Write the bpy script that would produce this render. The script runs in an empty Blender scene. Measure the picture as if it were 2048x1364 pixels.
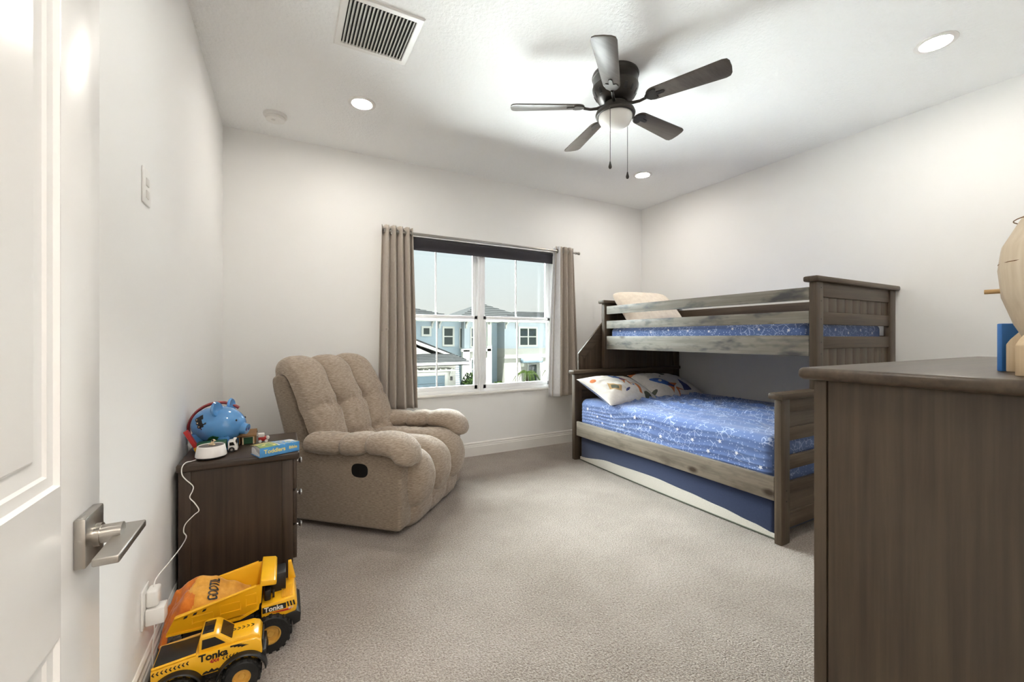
import bpy, bmesh, math, random
from mathutils import Vector, Matrix, noise

SC = bpy.context.scene
COL = SC.collection
R = math.radians
PI = math.pi
rnd = random.Random(7)

# ------------------------------------------------------------------ camera
cam_data = bpy.data.cameras.new('camera')
cam = bpy.data.objects.new('camera', cam_data)
COL.objects.link(cam)
cam_data.sensor_width = 36.0
cam_data.lens = 839.0 / 2048.0 * 36.0
cam_data.shift_y = -7.0 / 2048.0
cam_data.clip_start = 0.02
cam_data.clip_end = 300
cam.location = (0.0, 0.0, 1.159)
cam.rotation_euler = (R(90), 0, R(-28.63))
SC.camera = cam

# ------------------------------------------------------------------ exposure, world, sun
SC.view_settings.view_transform = 'Standard'
SC.view_settings.look = 'None'
SC.view_settings.exposure = 1.02
SC.view_settings.gamma = 1.0
SC.view_settings.use_curve_mapping = False
SC.cycles.max_bounces = 10
SC.cycles.diffuse_bounces = 6
SC.cycles.glossy_bounces = 4
SC.cycles.transparent_max_bounces = 12
SC.cycles.sample_clamp_indirect = 80.0
SC.cycles.caustics_reflective = False
SC.cycles.caustics_refractive = False

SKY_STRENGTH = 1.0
SKY_FILL_FRONT = 25.0      # radiance of the added sky fill facing the window, above the view
SKY_FILL_BACK = 1.2
W = bpy.data.worlds.new('sky')
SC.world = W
W.use_nodes = True
nt = W.node_tree
nt.nodes.clear()
out = nt.nodes.new('ShaderNodeOutputWorld')
bg = nt.nodes.new('ShaderNodeBackground')
tc = nt.nodes.new('ShaderNodeTexCoord')
sx = nt.nodes.new('ShaderNodeSeparateXYZ')
cr = nt.nodes.new('ShaderNodeValToRGB')
nt.links.new(tc.outputs['Generated'], sx.inputs[0])
nt.links.new(sx.outputs['Z'], cr.inputs[0])
nt.links.new(cr.outputs[0], bg.inputs[0])
nt.links.new(bg.outputs[0], out.inputs[0])
els = cr.color_ramp.elements
els[0].position = 0.0
els[0].color = (0.44, 0.42, 0.395, 1)
els[1].position = 0.22
els[1].color = (0.325, 0.335, 0.345, 1)
els[1].color = (0.42, 0.475, 0.495, 1)
# added sky fill above the view, strongest opposite the window, to light the room
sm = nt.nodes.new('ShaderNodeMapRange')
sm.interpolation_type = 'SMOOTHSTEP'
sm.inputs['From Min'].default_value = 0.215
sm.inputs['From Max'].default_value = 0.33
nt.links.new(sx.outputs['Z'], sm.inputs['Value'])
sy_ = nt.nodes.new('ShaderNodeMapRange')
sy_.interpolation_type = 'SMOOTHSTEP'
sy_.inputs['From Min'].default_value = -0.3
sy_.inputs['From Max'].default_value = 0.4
sy_.inputs['To Min'].default_value = SKY_FILL_BACK
sy_.inputs['To Max'].default_value = SKY_FILL_FRONT
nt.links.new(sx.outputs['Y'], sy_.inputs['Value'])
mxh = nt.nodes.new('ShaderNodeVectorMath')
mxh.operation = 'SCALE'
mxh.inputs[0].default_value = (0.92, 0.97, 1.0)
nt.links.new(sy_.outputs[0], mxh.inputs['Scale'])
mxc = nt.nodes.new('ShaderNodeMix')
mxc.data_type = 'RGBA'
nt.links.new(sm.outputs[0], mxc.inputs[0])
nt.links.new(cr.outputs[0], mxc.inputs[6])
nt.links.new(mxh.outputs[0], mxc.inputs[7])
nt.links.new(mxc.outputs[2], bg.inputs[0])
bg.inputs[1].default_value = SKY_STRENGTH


def lamp(name, kind, loc, rot, energy, color=(1, 1, 1), **kw):
    d = bpy.data.lights.new(name, kind)
    o = bpy.data.objects.new(name, d)
    COL.objects.link(o)
    o.location = loc
    o.rotation_euler = rot
    d.energy = energy
    d.color = color
    for k, v in kw.items():
        setattr(d, k, v)
    return o


lamp('sun', 'SUN', (0, -10, 30), (R(13), 0, R(-18)), 33.0, (1.0, 0.98, 0.96), angle=R(0.6))
portal = lamp('window_portal', 'AREA', (1.715, 3.95, 1.35), (R(-90), 0, 0), 1.0, shape='RECTANGLE', size=1.74, size_y=1.46)
portal.data.cycles.is_portal = True

CAN_W = 132.0
HALL_W = 120.0


# ------------------------------------------------------------------ material helpers
def s2l(c):
    return tuple((x / 255 / 12.92) if x / 255 <= 0.04045 else ((x / 255 + 0.055) / 1.055) ** 2.4 for x in c)


def base_mat(name):
    m = bpy.data.materials.new(name)
    m.use_nodes = True
    t = m.node_tree
    p = t.nodes['Principled BSDF']
    return m, t, p


def node(t, kind, **inp):
    n = t.nodes.new(kind)
    for k, v in inp.items():
        n.inputs[k].default_value = v
    return n


def coords(t, scale=(1, 1, 1), kind='Object'):
    c = t.nodes.new('ShaderNodeTexCoord')
    mp = t.nodes.new('ShaderNodeMapping')
    mp.inputs['Scale'].default_value = scale
    t.links.new(c.outputs[kind], mp.inputs[0])
    return mp.outputs[0]


def ramp(t, fac, stops):
    n = t.nodes.new('ShaderNodeValToRGB')
    el = n.color_ramp.elements
    while len(el) < len(stops):
        el.new(0.5)
    for e_, (p_, c_) in zip(el, stops):
        e_.position = p_
        e_.color = (*c_, 1)
    t.links.new(fac, n.inputs[0])
    return n.outputs[0]


def bump(t, p, height, strength, dist=0.01):
    b = t.nodes.new('ShaderNodeBump')
    b.inputs['Strength'].default_value = strength
    b.inputs['Distance'].default_value = dist
    t.links.new(height, b.inputs['Height'])
    t.links.new(b.outputs[0], p.inputs['Normal'])


def noise_n(t, vec, scale, detail=3.0, rough=0.5):
    n = t.nodes.new('ShaderNodeTexNoise')
    n.inputs['Scale'].default_value = scale
    n.inputs['Detail'].default_value = detail
    n.inputs['Roughness'].default_value = rough
    t.links.new(vec, n.inputs['Vector'])
    return n.outputs[0]


def plain(name, rgb, rough=0.5, metal=0.0, spec=0.5, var=0.04, vscale=12.0, bmp=0.0, bscale=200.0, coat=0.0, emit=None, estr=0.0):
    """solid colour (sRGB 0-255) with a slight procedural mottling"""
    m, t, p = base_mat(name)
    c = s2l(rgb)
    v = coords(t)
    f = noise_n(t, v, vscale)
    lo = tuple(max(0, x * (1 - var)) for x in c)
    hi = tuple(min(1, x * (1 + var)) for x in c)
    t.links.new(ramp(t, f, [(0.3, lo), (0.7, hi)]), p.inputs['Base Color'])
    p.inputs['Roughness'].default_value = rough
    p.inputs['Metallic'].default_value = metal
    p.inputs['Specular IOR Level'].default_value = spec
    p.inputs['Coat Weight'].default_value = coat
    if bmp:
        bump(t, p, noise_n(t, v, bscale, 2.0), bmp, 0.004)
    if emit:
        p.inputs['Emission Color'].default_value = (*emit, 1)
        p.inputs['Emission Strength'].default_value = estr
    return m


def wood(name, a, b, axis, rough=0.42, blotch=None, fine=1.0):
    """stained timber, grain along axis 0/1/2; a light, b dark (sRGB)"""
    m, t, p = base_mat(name)
    s = [14.0, 14.0, 14.0]
    s[axis] = 0.9
    v = coords(t, tuple(s))
    f = noise_n(t, v, 1.6 * fine, 6.0, 0.62)
    s2 = [90.0, 90.0, 90.0]
    s2[axis] = 2.5
    g = noise_n(t, coords(t, tuple(s2)), 1.0, 2.0)
    mx = t.nodes.new('ShaderNodeMix')
    mx.inputs[0].default_value = 0.3
    t.links.new(f, mx.inputs[2])
    t.links.new(g, mx.inputs[3])
    col = ramp(t, mx.outputs[0], [(0.36, s2l(b)), (0.62, s2l(a))])
    if blotch:
        s3 = [3.0, 3.0, 3.0]
        s3[axis] = 1.1
        k = noise_n(t, coords(t, tuple(s3)), 4.2, 3.0, 0.6)
        kf = ramp(t, k, [(0.50, (0, 0, 0)), (0.68, (1, 1, 1))])
        mc = t.nodes.new('ShaderNodeMix')
        mc.data_type = 'RGBA'
        t.links.new(kf, mc.inputs[0])
        t.links.new(col, mc.inputs[6])
        mc.inputs[7].default_value = (*s2l(blotch), 1)
        col = mc.outputs[2]
        # knots
        vo = t.nodes.new('ShaderNodeTexVoronoi')
        vo.inputs['Scale'].default_value = 1.0
        s4 = [5.0, 5.0, 5.0]
        s4[axis] = 2.6
        t.links.new(coords(t, tuple(s4)), vo.inputs['Vector'])
        kk = ramp(t, vo.outputs['Distance'], [(0.05, (1, 1, 1)), (0.13, (0, 0, 0))])
        mk = t.nodes.new('ShaderNodeMix')
        mk.data_type = 'RGBA'
        t.links.new(kk, mk.inputs[0])
        t.links.new(col, mk.inputs[6])
        mk.inputs[7].default_value = (*s2l((62, 48, 36)), 1)
        col = mk.outputs[2]
    t.links.new(col, p.inputs['Base Color'])
    p.inputs['Roughness'].default_value = rough
    p.inputs['Specular IOR Level'].default_value = 0.45
    bump(t, p, mx.outputs[0], 0.12, 0.003)
    return m


def fabric(name, a, b, stretch=(1, 1, 1), scale=30.0, rough=0.95, bmp=0.3, sheen=0.3):
    m, t, p = base_mat(name)
    v = coords(t, stretch)
    f = noise_n(t, v, scale, 4.0, 0.65)
    t.links.new(ramp(t, f, [(0.33, s2l(b)), (0.67, s2l(a))]), p.inputs['Base Color'])
    p.inputs['Roughness'].default_value = rough
    p.inputs['Sheen Weight'].default_value = sheen
    p.inputs['Specular IOR Level'].default_value = 0.1
    bump(t, p, f, bmp, 0.004)
    return m


# walls, ceiling, carpet
def wall_mat():
    m, t, p = base_mat('wall_paint')
    v = coords(t)
    f = noise_n(t, v, 1.3)
    t.links.new(ramp(t, f, [(0.2, s2l((238, 237, 235))), (0.8, s2l((241, 240, 238)))]), p.inputs['Base Color'])
    p.inputs['Roughness'].default_value = 0.7
    p.inputs['Specular IOR Level'].default_value = 0.25
    bump(t, p, noise_n(t, v, 140.0, 3.0), 0.06, 0.003)
    return m


def ceiling_mat():
    m, t, p = base_mat('ceiling_texture')
    v = coords(t)
    f = noise_n(t, v, 55.0, 3.0, 0.55)
    h = ramp(t, f, [(0.42, (0, 0, 0)), (0.6, (1, 1, 1))])
    p.inputs['Base Color'].default_value = (*s2l((244, 244, 243)), 1)
    p.inputs['Roughness'].default_value = 0.85
    p.inputs['Specular IOR Level'].default_value = 0.15
    bump(t, p, h, 0.35, 0.004)
    return m


def carpet_mat():
    m, t, p = base_mat('carpet_loop')
    v = coords(t)
    big = noise_n(t, v, 2.2, 4.0, 0.6)
    vo = t.nodes.new('ShaderNodeTexVoronoi')
    vo.inputs['Scale'].default_value = 160.0
    t.links.new(v, vo.inputs['Vector'])
    fine = noise_n(t, v, 130.0, 4.0, 0.75)
    a = t.nodes.new('ShaderNodeMix')
    a.inputs[0].default_value = 0.8
    t.links.new(big, a.inputs[2])
    t.links.new(fine, a.inputs[3])
    col = ramp(t, a.outputs[0], [(0.39, s2l((124, 112, 102))), (0.5, s2l((158, 147, 136))), (0.61, s2l((184, 174, 165)))])
    t.links.new(col, p.inputs['Base Color'])
    p.inputs['Roughness'].default_value = 1.0
    p.inputs['Specular IOR Level'].default_value = 0.0
    p.inputs['Sheen Weight'].default_value = 0.25
    ad = t.nodes.new('ShaderNodeMath')
    ad.operation = 'SUBTRACT'
    t.links.new(fine, ad.inputs[0])
    t.links.new(vo.outputs['Distance'], ad.inputs[1])
    bump(t, p, ad.outputs[0], 0.75, 0.008)
    return m


def starry(name, base, dark):
    """fitted-sheet print: dots and thin constellation lines"""
    m, t, p = base_mat(name)
    v = coords(t)
    v1 = t.nodes.new('ShaderNodeTexVoronoi')
    v1.inputs['Scale'].default_value = 62.0
    t.links.new(v, v1.inputs['Vector'])
    d1 = ramp(t, v1.outputs['Distance'], [(0.20, (1, 1, 1)), (0.28, (0, 0, 0))])
    sp = t.nodes.new('ShaderNodeSeparateColor')
    t.links.new(v1.outputs['Color'], sp.inputs[0])
    g1 = ramp(t, sp.outputs[0], [(0.42, (0, 0, 0)), (0.46, (1, 1, 1))])
    a = t.nodes.new('ShaderNodeMath')
    a.operation = 'MULTIPLY'
    t.links.new(d1, a.inputs[0])
    t.links.new(g1, a.inputs[1])
    v2 = t.nodes.new('ShaderNodeTexVoronoi')
    v2.feature = 'DISTANCE_TO_EDGE'
    v2.inputs['Scale'].default_value = 24.0
    t.links.new(v, v2.inputs['Vector'])
    d2 = ramp(t, v2.outputs['Distance'], [(0.024, (1, 1, 1)), (0.042, (0, 0, 0))])
    msk = ramp(t, noise_n(t, v, 11.0, 2.0), [(0.49, (0, 0, 0)), (0.53, (1, 1, 1))])
    b = t.nodes.new('ShaderNodeMath')
    b.operation = 'MULTIPLY'
    t.links.new(d2, b.inputs[0])
    t.links.new(msk, b.inputs[1])
    mxm = t.nodes.new('ShaderNodeMath')
    mxm.operation = 'MAXIMUM'
    t.links.new(a.outputs[0], mxm.inputs[0])
    t.links.new(b.outputs[0], mxm.inputs[1])
    bc = ramp(t, noise_n(t, v, 5.0), [(0.3, s2l(dark)), (0.7, s2l(base))])
    mc = t.nodes.new('ShaderNodeMix')
    mc.data_type = 'RGBA'
    t.links.new(mxm.outputs[0], mc.inputs[0])
    t.links.new(bc, mc.inputs[6])
    mc.inputs[7].default_value = (*s2l((172, 188, 222)), 1)
    t.links.new(mc.outputs[2], p.inputs['Base Color'])
    p.inputs['Roughness'].default_value = 0.75
    p.inputs['Sheen Weight'].default_value = 0.3
    return m


def thin_glass():
    m = bpy.data.materials.new('window_glass')
    m.use_nodes = True
    t = m.node_tree
    t.nodes.clear()
    o = t.nodes.new('ShaderNodeOutputMaterial')
    tr = t.nodes.new('ShaderNodeBsdfTransparent')
    tr.inputs[0].default_value = (0.95, 0.98, 0.97, 1)
    gl = t.nodes.new('ShaderNodeBsdfGlossy')
    gl.inputs['Roughness'].default_value = 0.02
    fr = t.nodes.new('ShaderNodeFresnel')
    fr.inputs[0].default_value = 1.35
    mx = t.nodes.new('ShaderNodeMixShader')
    t.links.new(fr.outputs[0], mx.inputs[0])
    t.links.new(tr.outputs[0], mx.inputs[1])
    t.links.new(gl.outputs[0], mx.inputs[2])
    t.links.new(mx.outputs[0], o.inputs[0])
    return m


M = {}
M['wall'] = wall_mat()
M['ceil'] = ceiling_mat()
M['carpet'] = carpet_mat()
M['glass'] = thin_glass()
M['trim'] = plain('trim_white', (232, 229, 224), 0.35, var=0.01)
M['vinyl'] = plain('window_vinyl', (246, 247, 248), 0.35, var=0.01)
M['door'] = plain('door_paint', (232, 231, 229), 0.3, var=0.01, spec=0.6)
M['steel'] = plain('brushed_nickel', (176, 172, 166), 0.28, 1.0, var=0.03, vscale=60)
M['chrome'] = plain('chrome', (205, 205, 205), 0.12, 1.0, var=0.01)
M['plate'] = plain('plastic_white', (232, 230, 226), 0.35, var=0.01)
M['plate2'] = plain('plastic_offwhite', (214, 211, 206), 0.4, var=0.02)
M['dark'] = plain('dark_void', (40, 39, 38), 0.7)
M['black'] = plain('black_plastic', (26, 25, 24), 0.38, var=0.1)
M['rubber'] = plain('black_rubber', (24, 23, 22), 0.6, var=0.15, bmp=0.2)
M['lens'] = plain('downlight_lens', (255, 250, 240), 0.4, emit=(1.0, 0.94, 0.86), estr=CAN_W)
M['bronze'] = plain('fan_bronze', (60, 56, 52), 0.35, 0.55, var=0.08)
M['blade'] = wood('fan_blade_wood', (92, 84, 77), (74, 67, 61), 0, 0.38)
M['globe'] = plain('frosted_globe', (236, 234, 230), 0.25, var=0.01, spec=0.5)
BED_A, BED_B = (92, 78, 63), (64, 52, 40)
for i, ax in enumerate('xyz'):
    M['bed_' + ax] = wood('bed_stain_' + ax, BED_A, BED_B, i)
    M['dr_' + ax] = wood('dresser_stain_' + ax, (85, 72, 57), (62, 50, 40), i, 0.4)
    M['ns_' + ax] = wood('nightstand_stain_' + ax, (66, 52, 41), (44, 34, 26), i, 0.4)
M['rail'] = wood('guard_rail_lit_stain', (150, 146, 136), (116, 111, 102), 1, 0.45, blotch=(80, 80, 82))  # bed wood lightened for window sheen; blotches and knots are the wood's own
M['rail2'] = wood('side_rail_lit_stain', (142, 132, 118), (110, 101, 89), 1, 0.45, blotch=(104, 94, 82))  # same bed wood made paler: window light put into the colour
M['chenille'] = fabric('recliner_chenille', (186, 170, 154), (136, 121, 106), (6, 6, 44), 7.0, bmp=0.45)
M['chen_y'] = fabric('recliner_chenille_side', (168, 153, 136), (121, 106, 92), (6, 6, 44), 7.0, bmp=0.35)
M['curtain'] = fabric('curtain_taupe', (192, 182, 171), (174, 164, 153), (6, 6, 1), 40.0, bmp=0.12)
M['curtain_print'] = plain('curtain_print', (190, 184, 176), 0.9)
M['lining'] = fabric('curtain_lining', (236, 236, 238), (222, 222, 226), (4, 4, 1), 30.0, bmp=0.1)
M['shade'] = fabric('shade_charcoal', (72, 70, 74), (60, 58, 62), (1, 1, 1), 200.0, bmp=0.1, sheen=0.1)
M['sheet'] = starry('sheet_starry_blue', (92, 118, 172), (78, 103, 160))
M['star'] = plain('star_white', (226, 228, 236), 0.8, var=0.02)
M['navy'] = fabric('navy_cloth', (58, 68, 98), (50, 60, 88), (1, 1, 1), 300.0, bmp=0.15)
M['navy2'] = fabric('navy_pillow_back', (58, 78, 132), (40, 56, 106), (1, 1, 1), 14.0, bmp=0.15)
M['cream'] = fabric('trundle_cream', (206, 200, 190), (186, 180, 170), (3, 30, 60), 6.0, bmp=0.3)
M['pil'] = fabric('pillowcase_white', (226, 222, 216), (214, 209, 202), (1, 1, 1), 25.0, bmp=0.15)
M['pil2'] = fabric('pillowcase_cream', (236, 224, 208), (222, 208, 192), (1, 1, 1), 25.0, bmp=0.15)
M['p_blue'] = plain('print_blue', (66, 104, 178), 0.85)
M['p_navy'] = plain('print_navy', (74, 80, 128), 0.85)
M['p_orange'] = plain('print_orange', (206, 122, 72), 0.85)
M['p_green'] = plain('print_green', (92, 96, 82), 0.85)
M['p_tan'] = plain('print_tan', (190, 158, 112), 0.85)
M['tonka'] = plain('toy_yellow', (238, 178, 28), 0.28, var=0.03, coat=0.3)
M['tonka2'] = plain('toy_yellow_matte', (226, 172, 44), 0.42, var=0.04)
M['t_red'] = plain('toy_red', (176, 40, 36), 0.4)
M['t_white'] = plain('toy_white', (226, 222, 216), 0.35)
M['hub'] = plain('toy_hub', (206, 158, 72), 0.4, var=0.08, vscale=60)
M['clothY'] = fabric('vest_yellow', (226, 166, 72), (206, 146, 54), (1, 1, 1), 40.0, rough=0.7, bmp=0.1)
M['clothO'] = fabric('vest_orange', (214, 124, 46), (196, 104, 36), (1, 1, 1), 40.0, rough=0.7, bmp=0.1)
M['pig'] = plain('pig_blue', (86, 146, 204), 0.12, var=0.04, coat=0.6)
M['pig_green'] = plain('pig_grass', (46, 104, 66), 0.2, var=0.2, vscale=40, coat=0.4)
M['maroon'] = plain('toy_maroon', (140, 38, 44), 0.35, var=0.06)
M['green'] = plain('toy_green', (34, 84, 54), 0.4, var=0.08)
M['pine'] = wood('raw_pine', (222, 200, 168), (196, 170, 134), 2, 0.55)
M['ply'] = wood('plywood_pale', (226, 212, 190), (208, 190, 164), 2, 0.55)
M['ptoy'] = wood('toy_wood', (150, 112, 66), (118, 84, 46), 0, 0.5)
M['glassblk'] = plain('toy_window', (38, 34, 30), 0.1, var=0.02)
M['t_blue'] = plain('toy_blue', (58, 120, 196), 0.3)
M['bookblue'] = plain('book_blue', (72, 140, 196), 0.3, var=0.2, vscale=25)
M['bookgreen'] = plain('book_green', (112, 142, 72), 0.3, var=0.3, vscale=30)
M['bookyel'] = plain('book_yellow', (226, 206, 120), 0.35, var=0.1)
M['paper'] = plain('book_paper', (206, 206, 208), 0.8, var=0.05)
M['spk'] = plain('speaker_white', (226, 222, 218), 0.45, var=0.01)
M['spkfab'] = fabric('speaker_mesh', (86, 78, 72), (70, 62, 56), (1, 1, 1), 300.0, bmp=0.2)
M['tan'] = plain('toy_tan', (220, 196, 160), 0.45)
# exterior
M['x_blue'] = plain('siding_blue', (150, 163, 169), 0.8, spec=0.0, var=0.02)
M['x_blue2'] = plain('siding_pale', (159, 167, 171), 0.8, spec=0.0, var=0.02)
M['x_white'] = plain('stucco_white', (170, 168, 159), 0.8, spec=0.0, var=0.02)
M['x_trim'] = plain('house_trim', (178, 178, 170), 0.7, spec=0.0, var=0.01)
M['x_roof'] = plain('roof_tile', (32, 33, 33), 0.8, spec=0.0, var=0.06)
M['x_glass'] = plain('house_glass', (40, 50, 48), 0.15, var=0.2)
M['x_garage'] = plain('garage_door_paint', (105, 120, 128), 0.6, spec=0.0, var=0.02)
M['x_ground'] = plain('pale_paving', (226, 226, 226), 0.9, var=0.03)
M['x_road'] = plain('asphalt', (50, 50, 52), 0.9, spec=0.0, var=0.1)
M['x_lawn'] = plain('lawn_green', (16, 22, 9), 0.95, spec=0.0, var=0.2)
M['x_leaf'] = plain('leaf_green', (26, 35, 14), 0.6, spec=0.0, var=0.45, vscale=5)
M['x_leaf2'] = plain('palm_green', (30, 39, 16), 0.55, spec=0.0, var=0.35, vscale=5)
M['x_trunk'] = plain('palm_trunk', (40, 35, 28), 0.9, spec=0.0)


# ------------------------------------------------------------------ geometry helpers
class G:
    def __init__(self):
        self.b = bmesh.new()

    def add(self, tmp, mi=0, mat=None):
        if mat is not None:
            bmesh.ops.transform(tmp, matrix=mat, verts=tmp.verts)
        for f in tmp.faces:
            f.material_index = mi
        me = bpy.data.meshes.new('tmp')
        tmp.to_mesh(me)
        tmp.free()
        self.b.from_mesh(me)
        bpy.data.meshes.remove(me)
        return self

    def box(self, lo, hi, bev=0.0, mi=0, mat=None, seg=2):
        t = bmesh.new()
        bmesh.ops.create_cube(t, size=1)
        lo, hi = Vector(lo), Vector(hi)
        for v in t.verts:
            v.co = Vector([lo[i] + (v.co[i] + 0.5) * (hi[i] - lo[i]) for i in range(3)])
        if bev:
            bmesh.ops.bevel(t, geom=t.edges[:], offset=bev, segments=seg, affect='EDGES', profile=0.5)
        return self.add(t, mi, mat)

    def cyl(self, p0, p1, r0, r1=None, n=24, mi=0, mat=None):
        r1 = r0 if r1 is None else r1
        p0, p1 = Vector(p0), Vector(p1)
        t = bmesh.new()
        d = p1 - p0
        bmesh.ops.create_cone(t, cap_ends=True, segments=n, radius1=r0, radius2=r1, depth=d.length)
        q = Vector((0, 0, 1)).rotation_difference(d.normalized()).to_matrix().to_4x4()
        bmesh.ops.transform(t, matrix=Matrix.Translation((p0 + p1) / 2) @ q, verts=t.verts)
        return self.add(t, mi, mat)

    def ell(self, c, r, mi=0, mat=None, n=20, rot=None):
        t = bmesh.new()
        bmesh.ops.create_uvsphere(t, u_segments=n, v_segments=max(8, n // 2), radius=1)
        m = Matrix.Translation(c) @ ((rot or Matrix()).to_4x4()) @ Matrix.Diagonal((*r, 1))
        bmesh.ops.transform(t, matrix=m, verts=t.verts)
        return self.add(t, mi, mat)

    def prism(self, poly, axis, a, b, mi=0, mat=None, bev=0.0):
        """poly: 2-D points in the plane normal to axis; extruded a..b. axis x:(y,z) y:(x,z) z:(x,y)"""
        def p3(p, d):
            return {'x': (d, p[0], p[1]), 'y': (p[0], d, p[1]), 'z': (p[0], p[1], d)}[axis]
        t = bmesh.new()
        va = [t.verts.new(p3(p, a)) for p in poly]
        vb = [t.verts.new(p3(p, b)) for p in poly]
        n = len(poly)
        t.faces.new(va)
        t.faces.new(vb[::-1])
        for i in range(n):
            t.faces.new((va[i], vb[i], vb[(i + 1) % n], va[(i + 1) % n]))
        bmesh.ops.recalc_face_normals(t, faces=t.faces[:])
        if bev:
            bmesh.ops.bevel(t, geom=t.edges[:], offset=bev, segments=2, affect='EDGES', profile=0.5)
        return self.add(t, mi, mat)

    def lathe(self, prof, c=(0, 0, 0), n=32, mi=0, mat=None):
        t = bmesh.new()
        rings = []
        for r, z in prof:
            if r < 1e-6:
                rings.append([t.verts.new((c[0], c[1], c[2] + z))])
            else:
                rings.append([t.verts.new((c[0] + r * math.cos(2 * PI * k / n), c[1] + r * math.sin(2 * PI * k / n), c[2] + z)) for k in range(n)])
        for A, B in zip(rings, rings[1:]):
            if len(A) == 1 and len(B) == 1:
                continue
            for k in range(n):
                if len(A) == 1:
                    t.faces.new((A[0], B[k], B[(k + 1) % n]))
                elif len(B) == 1:
                    t.faces.new((A[k], A[(k + 1) % n], B[0]))
                else:
                    t.faces.new((A[k], A[(k + 1) % n], B[(k + 1) % n], B[k]))
        bmesh.ops.recalc_face_normals(t, faces=t.faces[:])
        return self.add(t, mi, mat)

    def tube(self, pts, r, n=10, mi=0, mat=None, closed=False):
        t = bmesh.new()
        P = [Vector(p) for p in pts]
        rr = r if isinstance(r, (list, tuple)) else [r] * len(P)
        up = Vector((0, 0, 1))
        rings = []
        prev = None
        for i, p in enumerate(P):
            a = P[max(0, i - 1)]
            b = P[min(len(P) - 1, i + 1)]
            d = (b - a).normalized()
            if prev is None:
                s = d.cross(up)
                if s.length < 1e-3:
                    s = d.cross(Vector((1, 0, 0)))
                s.normalize()
            else:
                s = (prev - d * prev.dot(d)).normalized()
            prev = s
            u = d.cross(s)
            rings.append([t.verts.new(p + (s * math.cos(2 * PI * k / n) + u * math.sin(2 * PI * k / n)) * rr[i]) for k in range(n)])
        for A, B in zip(rings, rings[1:]):
            for k in range(n):
                t.faces.new((A[k], A[(k + 1) % n], B[(k + 1) % n], B[k]))
        t.faces.new(rings[0][::-1])
        t.faces.new(rings[-1])
        bmesh.ops.recalc_face_normals(t, faces=t.faces[:])
        return self.add(t, mi, mat)

    def grid(self, fn, nu, nv, mi=0, mat=None, cu=False, mif=None):
        """surface fn(u,v)->xyz for u,v in 0..1; cu closes u; mif(u,v) picks a material per face"""
        t = bmesh.new()
        V = [[t.verts.new(fn(i / nu, j / nv)) for j in range(nv + 1)] for i in range(nu if cu else nu + 1)]
        for i in range(nu):
            for j in range(nv):
                i2 = (i + 1) % nu if cu else i + 1
                f = t.faces.new((V[i][j], V[i2][j], V[i2][j + 1], V[i][j + 1]))
                f.material_index = mif((i + .5) / nu, (j + .5) / nv) if mif else mi
        me = bpy.data.meshes.new('tmp')
        if mat is not None:
            bmesh.ops.transform(t, matrix=mat, verts=t.verts)
        t.to_mesh(me)
        t.free()
        self.b.from_mesh(me)
        bpy.data.meshes.remove(me)
        return self


def rootmat(o):
    m = Matrix.LocRotScale(o.location, o.rotation_euler, None)
    return m


def obj(name, g, mats, parent=None, world=True, ang=35.0, weld=False):
    """link a G as ONE mesh object; world=True: built in world coordinates, moved into the parent's frame"""
    b = g.b
    if weld:
        bmesh.ops.remove_doubles(b, verts=b.verts[:], dist=1e-5)
        bmesh.ops.recalc_face_normals(b, faces=b.faces[:])
    if parent is not None and world:
        chain = Matrix()
        q = parent
        while q is not None:
            chain = rootmat(q) @ chain
            q = q.parent
        bmesh.ops.transform(b, matrix=chain.inverted(), verts=b.verts[:])
    me = bpy.data.meshes.new(name)
    b.to_mesh(me)
    b.free()
    for p in me.polygons:
        p.use_smooth = True
    me.set_sharp_from_angle(angle=R(ang))
    if not isinstance(mats, (list, tuple)):
        mats = [mats]
    for m in mats:
        me.materials.append(M[m] if isinstance(m, str) else m)
    o = bpy.data.objects.new(name, me)
    COL.objects.link(o)
    if parent is not None:
        o.parent = parent
    return o


def thing(name, label, cat, loc=(0, 0, 0), rotz=0.0, group=None):
    o = bpy.data.objects.new(name, None)
    COL.objects.link(o)
    o.empty_display_size = 0.05
    o.location = loc
    o.rotation_euler = (0, 0, rotz)
    o['label'] = label
    o['category'] = cat
    if group:
        o['group'] = group
    return o


def tag(o, label, cat, group=None, kind=None):
    o['label'] = label
    o['category'] = cat
    if group:
        o['group'] = group
    if kind:
        o['kind'] = kind
    return o


def struct(name, g, mats, ang=35.0):
    o = obj(name, g, mats, ang=ang)
    o['kind'] = 'structure'
    return o


def dup(root, loc, rotz=None, label=None):
    r = root.copy()
    COL.objects.link(r)
    r.location = loc
    if rotz is not None:
        r.rotation_euler = (0, 0, rotz)
    if label:
        r['label'] = label

    def rec(src, dst):
        for ch in list(src.children):
            c = ch.copy()
            COL.objects.link(c)
            c.parent = dst
            rec(ch, c)
    rec(root, r)
    return r


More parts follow.
